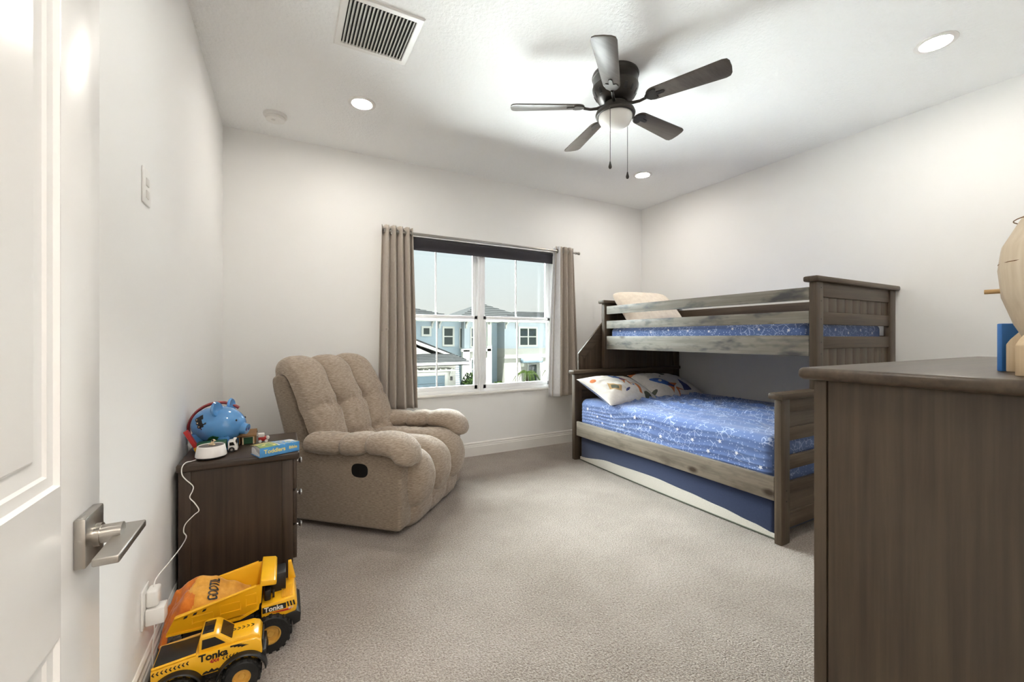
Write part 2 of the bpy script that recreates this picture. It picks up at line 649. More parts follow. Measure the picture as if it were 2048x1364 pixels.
def text(name, s, size, mat4, material, parent, bold=0.0, ext=0.0006, shear=0.0, world=False, sx_=1.0):
    cu = bpy.data.curves.new('txt', 'FONT')
    cu.body = s
    cu.size = size
    cu.offset = bold
    cu.extrude = ext
    cu.shear = shear
    cu.align_x = 'CENTER'
    cu.align_y = 'CENTER'
    to = bpy.data.objects.new('txt', cu)
    COL.objects.link(to)
    bpy.context.view_layer.update()
    dg = bpy.context.evaluated_depsgraph_get()
    me = bpy.data.meshes.new_from_object(to.evaluated_get(dg))
    bpy.data.objects.remove(to)
    bpy.data.curves.remove(cu)
    me.transform(mat4 @ Matrix.Diagonal((sx_, 1, 1, 1)))
    if world and parent is not None:
        chain = Matrix()
        q = parent
        while q is not None:
            chain = rootmat(q) @ chain
            q = q.parent
        me.transform(chain.inverted())
    me.materials.clear()
    me.materials.append(M[material])
    me.name = name
    o = bpy.data.objects.new(name, me)
    COL.objects.link(o)
    o.parent = parent
    return o


def frame_mat(o, xdir, ydir):
    """matrix whose local x,y,z map to xdir, ydir, xdir x ydir at origin o"""
    x = Vector(xdir).normalized()
    y = Vector(ydir).normalized()
    z = x.cross(y).normalized()
    y = z.cross(x)
    m = Matrix((x, y, z)).transposed().to_4x4()
    m.translation = Vector(o)
    return m


def star_poly(c, r, rot=0.0, inner=0.42, n=5):
    return [(c[0] + (r if k % 2 == 0 else r * inner) * math.cos(rot + PI * k / n), c[1] + (r if k % 2 == 0 else r * inner) * math.sin(rot + PI * k / n)) for k in range(2 * n)]


def sstep(a, b, x):
    t = max(0.0, min(1.0, (x - a) / (b - a)))
    return t * t * (3 - 2 * t)


# ================================================================== ROOM
LW, RW, BW, FW, CE = -0.395, 3.896, 3.79, 0.05, 2.74
WX0, WX1, WZ0, WZ1 = 0.84, 2.59, 0.62, 2.085     # window opening
DX0, DX1, DZ = -0.272, 0.56, 2.06               # doorway in the front wall
TH = 0.14

struct('floor', G().box((LW - TH, -2.6, -0.12), (RW + TH, BW + TH, 0.0)), 'carpet')
struct('ceiling', G().box((LW - TH, -2.6, CE), (RW + TH, BW + TH, CE + 0.25)), 'ceil')
struct('wall_left', G().box((LW - TH, FW - TH, 0), (LW, BW + TH, CE)), 'wall')
struct('wall_right', G().box((RW, FW - TH, 0), (RW + TH, BW + TH, CE)), 'wall')
g = G()
g.box((LW, BW, 0), (WX0, BW + TH, CE)).box((WX1, BW, 0), (RW, BW + TH, CE))
g.box((WX0, BW, 0), (WX1, BW + TH, WZ0 - 0.02)).box((WX0, BW, WZ1), (WX1, BW + TH, CE))
struct('wall_back', g, 'wall')
g = G()
g.box((LW, FW - TH, 0), (DX0, FW, CE)).box((DX1, FW - TH, 0), (RW, FW, CE)).box((DX0, FW - TH, DZ), (DX1, FW, CE))
struct('wall_front', g, 'wall')
# hallway behind the camera
struct('wall_hall_left', G().box((LW - TH, -2.6, 0), (LW, FW - TH, CE)), 'wall')
struct('wall_hall_right', G().box((2.2, -2.6, 0), (2.2 + TH, FW - TH, CE)), 'wall')
struct('wall_hall_end', G().box((LW, -2.6 - TH, 0), (2.2, -2.6, CE)), 'wall')
hl = thing('hall_fill_light', 'added fill light, unseen, flush on the hallway ceiling behind the doorway', 'ceiling light', (0.6, -1.3, CE))  # unseen lamp, added to fill the room through the doorway
obj('lens', G().lathe([(0, -0.03), (0.14, -0.028), (0.16, -0.01), (0.16, 0)], (0.6, -1.3, CE)), plain('hall_fill_lens', (255, 250, 240), 0.4, emit=(1.0, 0.93, 0.85), estr=HALL_W), hl)
obj('trim_ring', G().lathe([(0.16, 0), (0.16, -0.012), (0.18, -0.01), (0.18, 0)], (0.6, -1.3, CE)), 'plate', hl)


def baseboard(name, p0, p1, nrm):
    """moulded baseboard 132 mm tall between two floor points, thickness along nrm"""
    prof = [(0, 0), (0.016, 0), (0.016, 0.088), (0.013, 0.094), (0.013, 0.104), (0.009, 0.110), (0.009, 0.124), (0.004, 0.132), (0, 0.132)]
    g_ = G()
    p0, p1, nrm = Vector(p0), Vector(p1), Vector(nrm)
    t = bmesh.new()
    va = [t.verts.new(p0 + nrm * a + Vector((0, 0, z))) for a, z in prof]
    vb = [t.verts.new(p1 + nrm * a + Vector((0, 0, z))) for a, z in prof]
    n = len(prof)
    t.faces.new(va)
    t.faces.new(vb[::-1])
    for i in range(n):
        t.faces.new((va[i], vb[i], vb[(i + 1) % n], va[(i + 1) % n]))
    bmesh.ops.recalc_face_normals(t, faces=t.faces[:])
    g_.add(t)
    return struct(name, g_, 'trim', 20)


baseboard('baseboard_left', (LW, FW, 0), (LW, BW, 0), (1, 0, 0))
baseboard('baseboard_back', (LW + .016, BW, 0), (RW - .016, BW, 0), (0, -1, 0))
baseboard('baseboard_right', (RW, FW, 0), (RW, BW, 0), (-1, 0, 0))
baseboard('baseboard_front', (DX1 + 0.08, FW, 0), (RW - .016, FW, 0), (0, 1, 0))
g = G()
g.box((DX0 - 0.002, FW - TH, 0), (DX0 + 0.012, FW, DZ)).box((DX1 - 0.012, FW - TH, 0), (DX1, FW, DZ)).box((DX0, FW - TH, DZ - 0.012), (DX1, FW, DZ))
g.box((DX1, FW, 0), (DX1 + 0.07, FW + 0.014, DZ + 0.07), 0.004).box((DX0 - 0.07, FW, DZ), (DX1 + 0.07, FW + 0.014, DZ + 0.07), 0.004)
struct('trim_1', g, 'trim')

# ------------------------------------------------------------------ window
win = bpy.data.objects.new('window_1', None)
COL.objects.link(win)
win.location = ((WX0 + WX1) / 2, BW + 0.06, WZ0)
win['kind'] = 'structure'
FY0, FY1 = BW + 0.03, BW + 0.11
XM = 1.728
g = G()
fw = 0.028
g.box((WX0, FY0, WZ0), (WX0 + fw, FY1, WZ1), 0.003).box((WX1 - fw, FY0, WZ0), (WX1, FY1, WZ1), 0.003)
g.box((WX0, FY0, WZ0), (WX1, FY1, WZ0 + fw), 0.003).box((WX0, FY0, WZ1 - fw), (WX1, FY1, WZ1), 0.003)
g.box((XM - 0.03, FY0 - 0.004, WZ0), (XM + 0.03, FY1, WZ1), 0.004)
g.box((XM - 0.006, FY0 - 0.012, WZ0 + .01), (XM + 0.006, FY0, WZ1), 0.002)
obj('window_frame', g, 'vinyl', win)
MZ = 1.352
for s, (a, b) in enumerate(((WX0 + fw, XM - 0.03), (XM + 0.03, WX1 - fw))):
    for lvl in (0, 1):
        z0, z1 = ((WZ0 + fw, MZ + 0.022), (MZ - 0.022, WZ1 - fw))[lvl]
        y0, y1 = ((BW + 0.036, BW + 0.066), (BW + 0.068, BW + 0.098))[lvl]
        sw = 0.036
        g = G()
        g.box((a, y0, z0), (a + sw, y1, z1), 0.004).box((b - sw, y0, z0), (b, y1, z1), 0.004)
        g.box((a, y0, z0), (b, y1, z0 + sw + 0.006), 0.004).box((a, y0, z1 - sw), (b, y1, z1), 0.004)
        xm = (a + b) / 2
        sash = obj('window_sash', g, 'vinyl', win)
        obj('muntin', G().box((xm - 0.006, y0 + 0.008, z0 + sw), (xm + 0.006, y1 - 0.008, z1 - sw), 0.002), 'vinyl', sash)
        obj('glass_pane', G().box((a + sw - .004, (y0 + y1) / 2 - 0.002, z0 + sw), (b - sw + .004, (y0 + y1) / 2 + 0.002, z1 - sw + .004)), 'glass', sash)
g = G()
g.box((WX0 - 0.0, BW - 0.018, WZ0 - 0.02), (WX1 + 0.0, BW + 0.12, WZ0), 0.004)
obj('window_sill', g, 'trim', win)
g = G()
g.box((WX0, BW, WZ0), (WX0 + 0.004, FY1, WZ1)).box((WX1 - 0.004, BW, WZ0), (WX1, FY1, WZ1)).box((WX0, BW, WZ1 - 0.004), (WX1, FY1, WZ1))
obj('window_reveal', g, 'wall', win)

# roller shade
sh = thing('roller_shade', 'charcoal roller shade rolled up at the top of the window', 'window shade', (1.715, BW + 0.012, 2.06))
obj('roll', G().cyl((WX0 + .02, BW + 0.012, 2.055), (WX1 - .02, BW + 0.012, 2.055), 0.022), 'shade', sh)
obj('cloth', G().box((WX0 + .025, BW - 0.008, 1.966), (WX1 - .025, BW - 0.005, 2.06)), 'shade', sh)
obj('hem_bar', G().box((WX0 + .025, BW - 0.011, 1.956), (WX1 - .025, BW - 0.003, 1.970), 0.003), 'shade', sh)
obj('pull_tab', G().box((XM - 0.03, BW - 0.016, 1.945), (XM + 0.015, BW - 0.010, 1.954), 0.002), 'steel', sh)

# curtain rod
RY, RZ = 3.70, 2.082
rod = thing('curtain_rod', 'brushed silver curtain rod above the window with round end caps', 'curtain rod', (1.8, RY, RZ))
g = G()
g.cyl((0.80, RY, RZ), (1.9, RY, RZ), 0.0125).cyl((1.85, RY, RZ), (2.82, RY, RZ), 0.0105)
obj('pole', g, 'steel', rod)
for x in (0.775, 2.845):
    s = -1 if x < 1 else 1
    g = G()
    big = 0.022 if s < 0 else 0.017
    g.cyl((x, RY, RZ), (x - s * 0.04, RY, RZ), 0.010).cyl((x + s * 0.018, RY, RZ), (x, RY, RZ), big, big * 0.9).cyl((x - s * .02, RY, RZ), (x - s * 0.03, RY, RZ), big * .8)
    obj('finial', g, 'steel', rod)
for x in (0.83, 2.76):
    g = G()
    g.box((x - 0.006, RY, RZ - 0.02), (x + 0.006, BW, RZ - 0.01)).box((x - 0.012, BW - 0.006, RZ - 0.05), (x + 0.012, BW, RZ + 0.03), 0.002)
    g.cyl((x, RY - 0.004, RZ - 0.018), (x, RY + 0.02, RZ - 0.018), 0.012)
    obj('bracket', g, 'steel', rod)


def curtain(label, xt0, xt1, xb0, xb1, zb, folds, lining_left):
    t = thing('curtain', label, 'curtain', ((xt0 + xt1) / 2, RY, zb), group='grommet curtains beside the window')
    zt = 2.125

    def f(u, v):
        z = zb + (zt - zb) * v
        x0 = xb0 + (xt0 - xb0) * (v ** 0.8)
        x1 = xb1 + (xt1 - xb1) * (v ** 0.8)
        ph = u * folds * 2 * PI
        amp = 0.036 + 0.012 * (1 - v)
        w = math.sin(ph + 0.5 * math.sin(v * 3 + u * 6) * (1 - v))
        w = math.copysign(abs(w) ** 0.7, w)
        dy = amp * w + 0.01 * math.sin(ph * 0.5 + 2) * (1 - v)
        zz = z + (0.006 * math.cos(ph * 2.0) * max(0, (v - 0.95) / 0.05)) - 0.006 * math.sin(ph) * (1 - v)
        x = x0 + (x1 - x0) * (u + 0.012 * math.sin(2 * ph))
        return (x, RY - 0.008 + dy, zz)

    gp = G().grid(f, 120, 40)
    # printed stars
    g_ = gp
    for k in range(16):
        u = (0.08 + 0.13 * k) % 0.98
        u = 0.02 + u * 0.96
        v = 0.06 + (k * 0.377) % 0.88
        c = Vector(f(u, v))
        du = Vector(f(u + 0.004, v)) - Vector(f(u - 0.004, v))
        nn = du.cross(Vector((0, 0, 1))).normalized()
        if nn.y > 0:
            nn = -nn
        fm = frame_mat(c + nn * 0.0032, Vector((0, 0, 1)).cross(nn), (0, 0, 1))
        r_ = (0.011, 0.007, 0.014)[k % 3]
        if k % 3 == 2:
            tb = bmesh.new()
            for q in range(20):
                a0, a1 = 2 * PI * q / 20, 2 * PI * (q + 1) / 20
                vs = [tb.verts.new((rr * math.cos(aa), rr * math.sin(aa), 0)) for rr, aa in ((r_, a0), (r_, a1), (r_ * .82, a1), (r_ * .82, a0))]
                tb.faces.new(vs)
            g_.add(tb, 1, fm)
        else:
            tb = bmesh.new()
            tb.faces.new([tb.verts.new((p_[0], p_[1], 0)) for p_ in star_poly((0, 0), r_, 0.3)])
            g_.add(tb, 1, fm)
    o = obj('panel', gp, ['curtain', 'curtain_print'], t, ang=80)
    md = o.modifiers.new('thick', 'SOLIDIFY')
    md.thickness = 0.004
    md.offset = 0
    for k in range(int(folds * 2)):
        u = (k + 0.5) / (folds * 2)
        c = Vector(f(u, 0.975))
        obj('grommet', G().cyl((c.x - 0.003, RY, RZ), (c.x + 0.003, RY, RZ), 0.024, n=20), 'steel', t)
    if lining_left:
        def f2(u, v):
            p_ = Vector(f(u * 0.16, v))
            return (p_.x - 0.006 - 0.03 * (1 - u) * (0.5 + 0.5 * (1 - v)), p_.y - 0.008 + 0.03 * (1 - u), p_.z)
        o2 = obj('lining', G().grid(f2, 12, 40), 'lining', t, ang=80)
        o2['label'] = 'white lining'
        md = o2.modifiers.new('thick', 'SOLIDIFY')
        md.thickness = 0.003
    return t


curtain('taupe star-print grommet curtain on the left of the window', 0.745, 1.012, 0.715, 1.058, 0.53, 4.5, False)
curtain('taupe star-print grommet curtain on the right of the window beside the bunk bed', 2.555, 2.775, 2.515, 2.845, 0.535, 3.5, True)

# ------------------------------------------------------------------ door
door = bpy.data.objects.new('door_1', None)
COL.objects.link(door)
door.location = (-0.25, 0.06, 0)
door['kind'] = 'structure'
dy0, dy1, dzt = 0.058, 0.82, 2.035
xf, xb = -0.233, -0.268


def door_face(g_, x, s):
    """stiles and rails plus two moulded recessed panels on one face; s = +1 faces the room"""
    ys = (dy0, dy0 + 0.121, dy1 - 0.121, dy1)
    zs = (0.008, 0.22, 0.805, 0.979, dzt - 0.115, dzt)
    return ys, zs


ys, zs = door_face(None, 0, 1)
g = G()
g.box((xb, ys[0], zs[0]), (xf, ys[1], zs[5]), 0.0015).box((xb, ys[2], zs[0]), (xf, ys[3], zs[5]), 0.0015)
for a, b in ((0, 1), (2, 3), (4, 5)):
    g.box((xb, ys[1], zs[a]), (xf, ys[2], zs[b]))
obj('door_leaf', g, 'door', door)
for za, zb_ in ((zs[1], zs[2]), (zs[3], zs[4])):
    g = G()
    # moulding steps towards a raised field, both faces
    for x, s in ((xf, 1), (xb, -1)):
        steps = [(0, 0), (0.003, 0.0), (0.006, -0.005), (0.014, -0.006), (0.018, -0.006), (0.021, -0.009), (0.033, -0.0105), (0.041, -0.0105), (0.044, -0.0075), (0.047, -0.0075)]
        tb = bmesh.new()
        rings = []
        for d_, h_ in steps:
            rings.append([tb.verts.new((x + s * h_, y, z)) for y, z in ((ys[1] + d_, za + d_), (ys[2] - d_, za + d_), (ys[2] - d_, zb_ - d_), (ys[1] + d_, zb_ - d_))])
        for A, B in zip(rings, rings[1:]):
            for k in range(4):
                tb.faces.new((A[k], A[(k + 1) % 4], B[(k + 1) % 4], B[k]))
        tb.faces.new(rings[-1])
        g.add(tb)
    obj('door_panel', g, 'door', door, ang=12)
hd = obj('door_handle', G().box((xf, 0.7305, 0.863), (xf + 0.012, 0.7935, 0.927), 0.0022), 'steel', door)
obj('lever_neck', G().cyl((xf + 0.012, 0.765, 0.893), (xf + 0.0135 + .026, 0.765, 0.893), 0.012).cyl((xf + 0.012, 0.765, 0.893), (xf + 0.018, 0.765, 0.893), 0.015), 'steel', hd)
obj('lever', G().box((-0.203, 0.686, 0.881), (-0.177, 0.802, 0.8915), 0.0022, seg=3), 'steel', hd)
g = G()
for z in (0.25, 1.02, 1.8):
    g.cyl((xf + 0.004, dy0 - 0.002, z - 0.045), (xf + 0.004, dy0 - 0.002, z + 0.045), 0.006, n=12)
obj('hinge', g, 'steel', door)

# ------------------------------------------------------------------ wall plates, chargers
sw = thing('wall_switch', 'white wall switch plate on the left wall beside the door', 'light switch', (LW, 1.775, 1.65))
obj('plate', G().box((LW, 1.733, 1.592), (LW + 0.006, 1.817, 1.708), 0.003), 'plate', sw)
obj('switch', G().box((LW + .004, 1.760, 1.652), (LW + 0.0085, 1.790, 1.678), 0.002), 'plate2', sw)
obj('switch', G().box((LW + .004, 1.760, 1.612), (LW + 0.0085, 1.790, 1.638), 0.002), 'plate2', sw)

ol = thing('wall_outlet', 'white outlet plate low on the left wall beside the toy dump truck', 'outlet', (LW, 1.76, 0.29))
obj('plate', G().box((LW, 1.722, 0.228), (LW + 0.006, 1.800, 0.352), 0.003), 'plate', ol)
obj('receptacle', G().box((LW + .004, 1.744, 0.245), (LW + 0.008, 1.778, 0.335), 0.002), 'plate2', ol)
c1 = thing('charger', 'white rounded charger plugged into the upper socket of the low outlet', 'charger', (LW + .008, 1.765, 0.315), group='chargers in the outlet')
obj('body', G().box((LW + 0.008, 1.742, 0.287), (LW + 0.040, 1.792, 0.342), 0.008, seg=3), 'plate', c1)
c2 = thing('charger', 'white square charger plugged into the lower socket of the low outlet', 'charger', (LW + .008, 1.76, 0.26), group='chargers in the outlet')
obj('body', G().box((LW + 0.008, 1.737, 0.233), (LW + 0.057, 1.785, 0.284), 0.003), 'plate', c2)
pts = [(-0.372, 1.768, 0.342), (-0.368, 1.78, 0.366), (-0.352, 1.82, 0.372), (-0.335, 1.90, 0.360), (-0.325, 2.04, 0.352), (-0.345, 2.118, 0.352), (-0.348, 2.121, 0.40), (-0.318, 2.121, 0.445), (-0.300, 2.121, 0.468), (-0.312, 2.121, 0.50), (-0.332, 2.121, 0.528), (-0.322, 2.121, 0.575), (-0.346, 2.120, 0.606), (-0.374, 2.117, 0.622), (-0.368, 2.120, 0.648), (-0.352, 2.14, 0.6525), (-0.328, 2.165, 0.6475)]
pts = [(-0.372, 1.768, 0.342), (-0.368, 1.785, 0.362), (-0.355, 1.86, 0.366), (-0.345, 2.00, 0.356), (-0.343, 2.118, 0.352), (-0.352, 2.121, 0.375), (-0.346, 2.121, 0.405), (-0.318, 2.121, 0.436), (-0.302, 2.121, 0.452), (-0.316, 2.121, 0.484), (-0.332, 2.121, 0.510), (-0.323, 2.121, 0.535), (-0.322, 2.121, 0.555), (-0.345, 2.120, 0.585), (-0.356, 2.118, 0.605), (-0.357, 2.112, 0.630), (-0.352, 2.114, 0.646), (-0.344, 2.130, 0.6515), (-0.331, 2.155, 0.648), (-0.318, 2.175, 0.6475)]


def smooth_path(pts_, n=6):
    P = [Vector(p) for p in pts_]
    o_ = []
    for i in range(len(P) - 1):
        p0, p1, p2, p3 = P[max(0, i - 1)], P[i], P[i + 1], P[min(len(P) - 1, i + 2)]
        for k in range(n):
            t = k / n
            o_.append(0.5 * ((2 * p1) + (p2 - p0) * t + (2 * p0 - 5 * p1 + 4 * p2 - p3) * t * t + (3 * p1 - p0 - 3 * p2 + p3) * t ** 3))
    o_.append(P[-1])
    return o_


tag(obj('power_cable', G().tube(smooth_path(pts), 0.0020, 8), 'plate'), 'thin white power cable hanging down the side of the nightstand to the charger', 'cable')
pts = [(-0.366, 1.748, 0.233), (-0.366, 1.752, 0.20), (-0.374, 1.765, 0.14), (-0.3745, 1.772, 0.06), (-0.372, 1.775, 0.012), (-0.371, 1.776, 0.004)]
tag(obj('power_cable', G().tube(smooth_path(pts), 0.0020, 8), 'plate'), 'short white cable drooping below the outlet behind the toy trucks', 'cable')

# ------------------------------------------------------------------ ceiling: vent, downlights, smoke detector
VX0, VX1, VY0, VY1 = 0.236, 0.622, 2.035, 2.428
vt = thing('ceiling_vent', 'white louvred air return grille in the ceiling', 'air vent', ((VX0 + VX1) / 2, (VY0 + VY1) / 2, CE))
g = G()
b = 0.034
tb = bmesh.new()
rings = []
for d_, z_ in ((0, CE), (0.001, CE - 0.006), (0.005, CE - 0.010), (b - 0.003, CE - 0.010), (b, CE - 0.007), (b, CE)):
    rings.append([tb.verts.new((x_, y_, z_)) for x_, y_ in ((VX0 + d_, VY0 + d_), (VX1 - d_, VY0 + d_), (VX1 - d_, VY1 - d_), (VX0 + d_, VY1 - d_))])
for A, B in zip(rings, rings[1:]):
    for k in range(4):
        tb.faces.new((A[k], A[(k + 1) % 4], B[(k + 1) % 4], B[k]))
bmesh.ops.recalc_face_normals(tb, faces=tb.faces[:])
g.add(tb)
obj('frame', g, 'plate', vt)
obj('duct_backing', G().box((VX0 + b, VY0 + b, CE - 0.0015), (VX1 - b, VY1 - b, CE - 0.0005)), 'dark', vt)
for k in range(18):
    x = VX0 + b + 0.010 + k * (VX1 - VX0 - 2 * b - 0.02) / 17
    g = G()
    mt = Matrix.Translation((x, 0, CE - 0.008)) @ Matrix.Rotation(R(38), 4, 'Y')
    g.box((-0.0012, VY0 + b, -0.0075), (0.0012, VY1 - b, 0.0075), 0, mat=mt)
    obj('slat', g, 'plate', vt)

cans = [((0.468, 2.972), 'recessed downlight in the ceiling between the air vent and the smoke detector'),
        ((3.068, 2.970), 'recessed downlight in the far corner of the ceiling behind the fan'),
        ((3.070, 0.885), 'recessed downlight in the near right part of the ceiling'),
        ((0.468, 0.885), 'recessed downlight above the open door')]
for (x, y), lab in cans:
    t = thing('recessed_downlight', lab, 'downlight', (x, y, CE), group='recessed downlights in the ceiling')
    obj('trim_ring', G().lathe([(0.088, 0), (0.088, -0.004), (0.084, -0.006), (0.066, -0.007), (0.062, -0.003), (0.062, 0)], (x, y, CE), 40), 'plate', t)
    obj('lens', G().lathe([(0, -0.003), (0.062, -0.003), (0.062, -0.0005), (0, -0.0005)], (x, y, CE), 40), 'lens', t)
sd = thing('smoke_detector', 'round white smoke detector on the ceiling near the left corner', 'smoke detector', (-0.048, 3.42, CE))
obj('base', G().lathe([(0.075, 0), (0.075, -0.012), (0.068, -0.018), (0.0, -0.018)], (-0.048, 3.42, CE), 40), 'plate', sd)
obj('cover', G().lathe([(0.058, -0.018), (0.058, -0.024), (0.064, -0.026), (0.060, -0.040), (0.045, -0.046), (0, -0.047)], (-0.048, 3.42, CE), 40), 'plate', sd)
obj('test_button', G().cyl((-0.06, 3.40, CE - 0.049), (-0.06, 3.40, CE - 0.046), 0.012), 'plate2', sd)

# ------------------------------------------------------------------ ceiling fan
FX, FY = 1.757, 1.920
fan = thing('ceiling_fan', 'dark bronze five-blade ceiling fan with a frosted globe light', 'ceiling fan', (FX, FY, CE))
g = G().lathe([(0, 0), (0.135, 0), (0.139, -0.012), (0.136, -0.022), (0.132, -0.025), (0.132, -0.072), (0.136, -0.078), (0.135, -0.088), (0.126, -0.110), (0.110, -0.140), (0.090, -0.162), (0.06, -0.172), (0, -0.172)], (FX, FY, CE), 48)
for k in range(14):
    a = 2 * PI * k / 14
    c = Vector((FX + 0.118 * math.cos(a), FY + 0.118 * math.sin(a), CE - 0.124))
    g.box((-0.003, -0.010, -0.017), (0.003, 0.010, 0.017), 0.002, mi=1, mat=Matrix.Translation(c) @ Matrix.Rotation(a, 4, 'Z') @ Matrix.Rotation(R(28), 4, 'Y'))
obj('motor_housing', g, ['bronze', 'black'], fan)
obj('switch_housing', G().lathe([(0.055, -0.17), (0.068, -0.176), (0.072, -0.20), (0.066, -0.215), (0, -0.215)], (FX, FY, CE), 32), 'bronze', fan)
obj('light_ring', G().lathe([(0.05, -0.205), (0.090, -0.213), (0.112, -0.222), (0.118, -0.238), (0.114, -0.250), (0.104, -0.252), (0.100, -0.244), (0, -0.240)], (FX, FY, CE), 48), 'bronze', fan)
obj('globe', G().lathe([(0.099, -0.246), (0.100, -0.256), (0.096, -0.275), (0.084, -0.297), (0.064, -0.315), (0.036, -0.327), (0, -0.331)], (FX, FY, CE), 48), 'globe', fan, ang=60)
for k in range(5):
    a = R(6.5 + 72 * k)
    bm_ = Matrix.Translation((FX, FY, CE - 0.190)) @ Matrix.Rotation(a, 4, 'Z')
    tilt = bm_ @ Matrix.Rotation(R(-13), 4, 'X')
    pl = []
    r0, r1 = 0.185, 0.625
    for q in range(13):
        th = PI / 2 + PI * q / 12
        pl.append((r0 + 0.05 + 0.05 * math.cos(th), 0.048 * math.sin(th)))
    pl += [(r1 - 0.03, -0.064), (r1 - 0.008, -0.058), (r1 + 0.002, -0.04), (r1 + 0.006, 0.0), (r1 + 0.002, 0.04), (r1 - 0.008, 0.058), (r1 - 0.03, 0.064)]
    blade = obj('blade', G().prism(pl, 'z', -0.0035, 0.0035, mat=tilt, bev=0.0015), 'blade', fan)
    g = G()
    g.tube([bm_ @ Vector(p_) for p_ in ((0.06, 0, 0.006), (0.11, 0, -0.012), (0.15, 0, -0.016), (0.19, 0, -0.010))], [0.010, 0.009, 0.008, 0.008], 10)
    pl2 = [(0.18, -0.008), (0.205, -0.034), (0.235, -0.040), (0.25, -0.03), (0.245, -0.012), (0.285, -0.010), (0.292, 0.0), (0.285, 0.010), (0.245, 0.012), (0.25, 0.03), (0.235, 0.040), (0.205, 0.034), (0.18, 0.008)]
    g.prism(pl2, 'z', -0.0085, -0.0035, mat=tilt)
    obj('blade_iron', g, 'bronze', blade)
for (x, y, zt, zb) in ((1.592 + 0.062, 1.87 - .02, CE - 0.245, 2.155), (1.870, 1.935, CE - 0.245, 2.165)):
    ch = obj('pull_chain', G().cyl((x, y, zt), (x, y, zb + 0.02), 0.0016, n=8), 'bronze', fan)
    obj('pull_knob', G().lathe([(0, 0.020), (0.003, 0.018), (0.006, 0.004), (0.010, -0.010), (0.0095, -0.018), (0.005, -0.024), (0, -0.025)], (x, y, zb), 20), 'bronze', ch)

# ------------------------------------------------------------------ bunk bed
BX = 2.425
YN0, YN1, YF0, YF1 = 1.325, 1.365, 3.200, 3.245
bed = thing('bunk_bed', 'grey-brown stained wooden twin-over-full bunk bed along the right wall', 'bunk bed', (3.14, 2.28, 0))


def board(name, lo, hi, m, bev=0.004, parent=None):
    return obj(name, G().box(lo, hi, bev), m, parent or bed)


UX0, UX1 = 2.79, 3.865
for y0, y1 in ((YN0, YN1), (YF0, YF1)):
    near = y0 < 2
    board('post', (BX, y0, 0), (BX + 0.085, y1, 0.812), 'bed_z')
    board('post', (UX1 - 0.083, y0, 0), (UX1, y1, 1.494), 'bed_z')
    board('post', (UX0, y0, 0.848), (UX0 + 0.082, y1, 1.494), 'bed_z')
    c0, c1 = y0 - 0.022, y1 + 0.022
    board('cap_rail', (BX - 0.028, c0, 0.812), (UX1, c1, 0.848), 'bed_x', 0.011)
    board('cap_rail', (UX0 - 0.030, c0, 1.494), (UX1 + 0.022, c1, 1.528), 'bed_x', 0.011)
    ya, yb = y0 + 0.008, y1 - 0.008
    yp0, yp1 = y0 + 0.018, y1 - 0.014
    xa, xb_ = BX + 0.083, UX1 - 0.081
    rails = ((0.735, 0.813), (0.572, 0.648), (0.409, 0.486), (0.272, 0.338), (0.080, 0.168))
    for z0, z1 in rails:
        board('cross_rail', (xa, ya, z0), (xb_, yb, z1), 'bed_x')
    for z0, z1 in ((0.64, 0.74), (0.16, 0.28)) if near else ((0.10, 0.80),):
        board('recessed_panel', (xa, yp0, z0), (xb_, yp1, z1), 'bed_x', 0.0)
    xu = UX0 + 0.080
    for z0, z1 in ((1.406, 1.495), (1.239, 1.315), (1.090, 1.166)):
        board('cross_rail', (xu, ya, z0), (xb_, yb, z1), 'bed_x')
    n = 9
    for za, zb_ in ((1.30, 1.42), (0.85, 1.10)) if near else ((0.84, 1.47),):
        g = G()
        for k in range(n):
            x0 = xu + (xb_ - xu) * k / n
            x1 = xu + (xb_ - xu) * (k + 1) / n
            g.box((x0, yp0, za), (x1, yp1, zb_), 0.0010)
        obj('beadboard_panel', g, 'bed_z', bed)
# bolts on the near posts
for x, zz in ((BX + 0.05, (0.30, 0.24)), (UX0 + 0.055, (1.46, 1.38, 1.27, 1.13, 1.06))):
    for z in zz:
        obj('bolt_cap', G().cyl((x, YN0 - 0.0010, z), (x, YN0 + 0.002, z), 0.0045, n=12), 'black', bed)
# long rails
for z0, z1 in ((1.388, 1.465), (1.246, 1.321), (1.045, 1.172)):
    board('guard_rail', (UX0 - 0.002, YN1, z0), (UX0 + 0.024, YF0 - 0.028, z1), 'rail')
board('guard_rail', (UX1 - 0.03, YN1, 1.36), (UX1 - 0.004, YF0, 1.455), 'bed_y')
board('guard_rail', (UX1 - 0.03, YN1, 1.045), (UX1 - 0.004, YF0, 1.172), 'bed_y')
board('side_rail', (BX - 0.001, YN1, 0.238), (BX + 0.026, YF0 - 0.024, 0.370), 'rail2')
board('side_rail', (UX1 - 0.03, YN1, 0.238), (UX1 - 0.004, YF0, 0.370), 'bed_y')
for k in range(10):
    y = 1.46 + k * 0.185
    board('bed_slat', (UX0 + 0.026, y, 1.055), (UX1 - 0.032, y + 0.07, 1.072), 'bed_x', 0.002)
    board('bed_slat', (BX + 0.03, y, 0.255), (UX1 - 0.032, y + 0.07, 0.272), 'bed_x', 0.002)
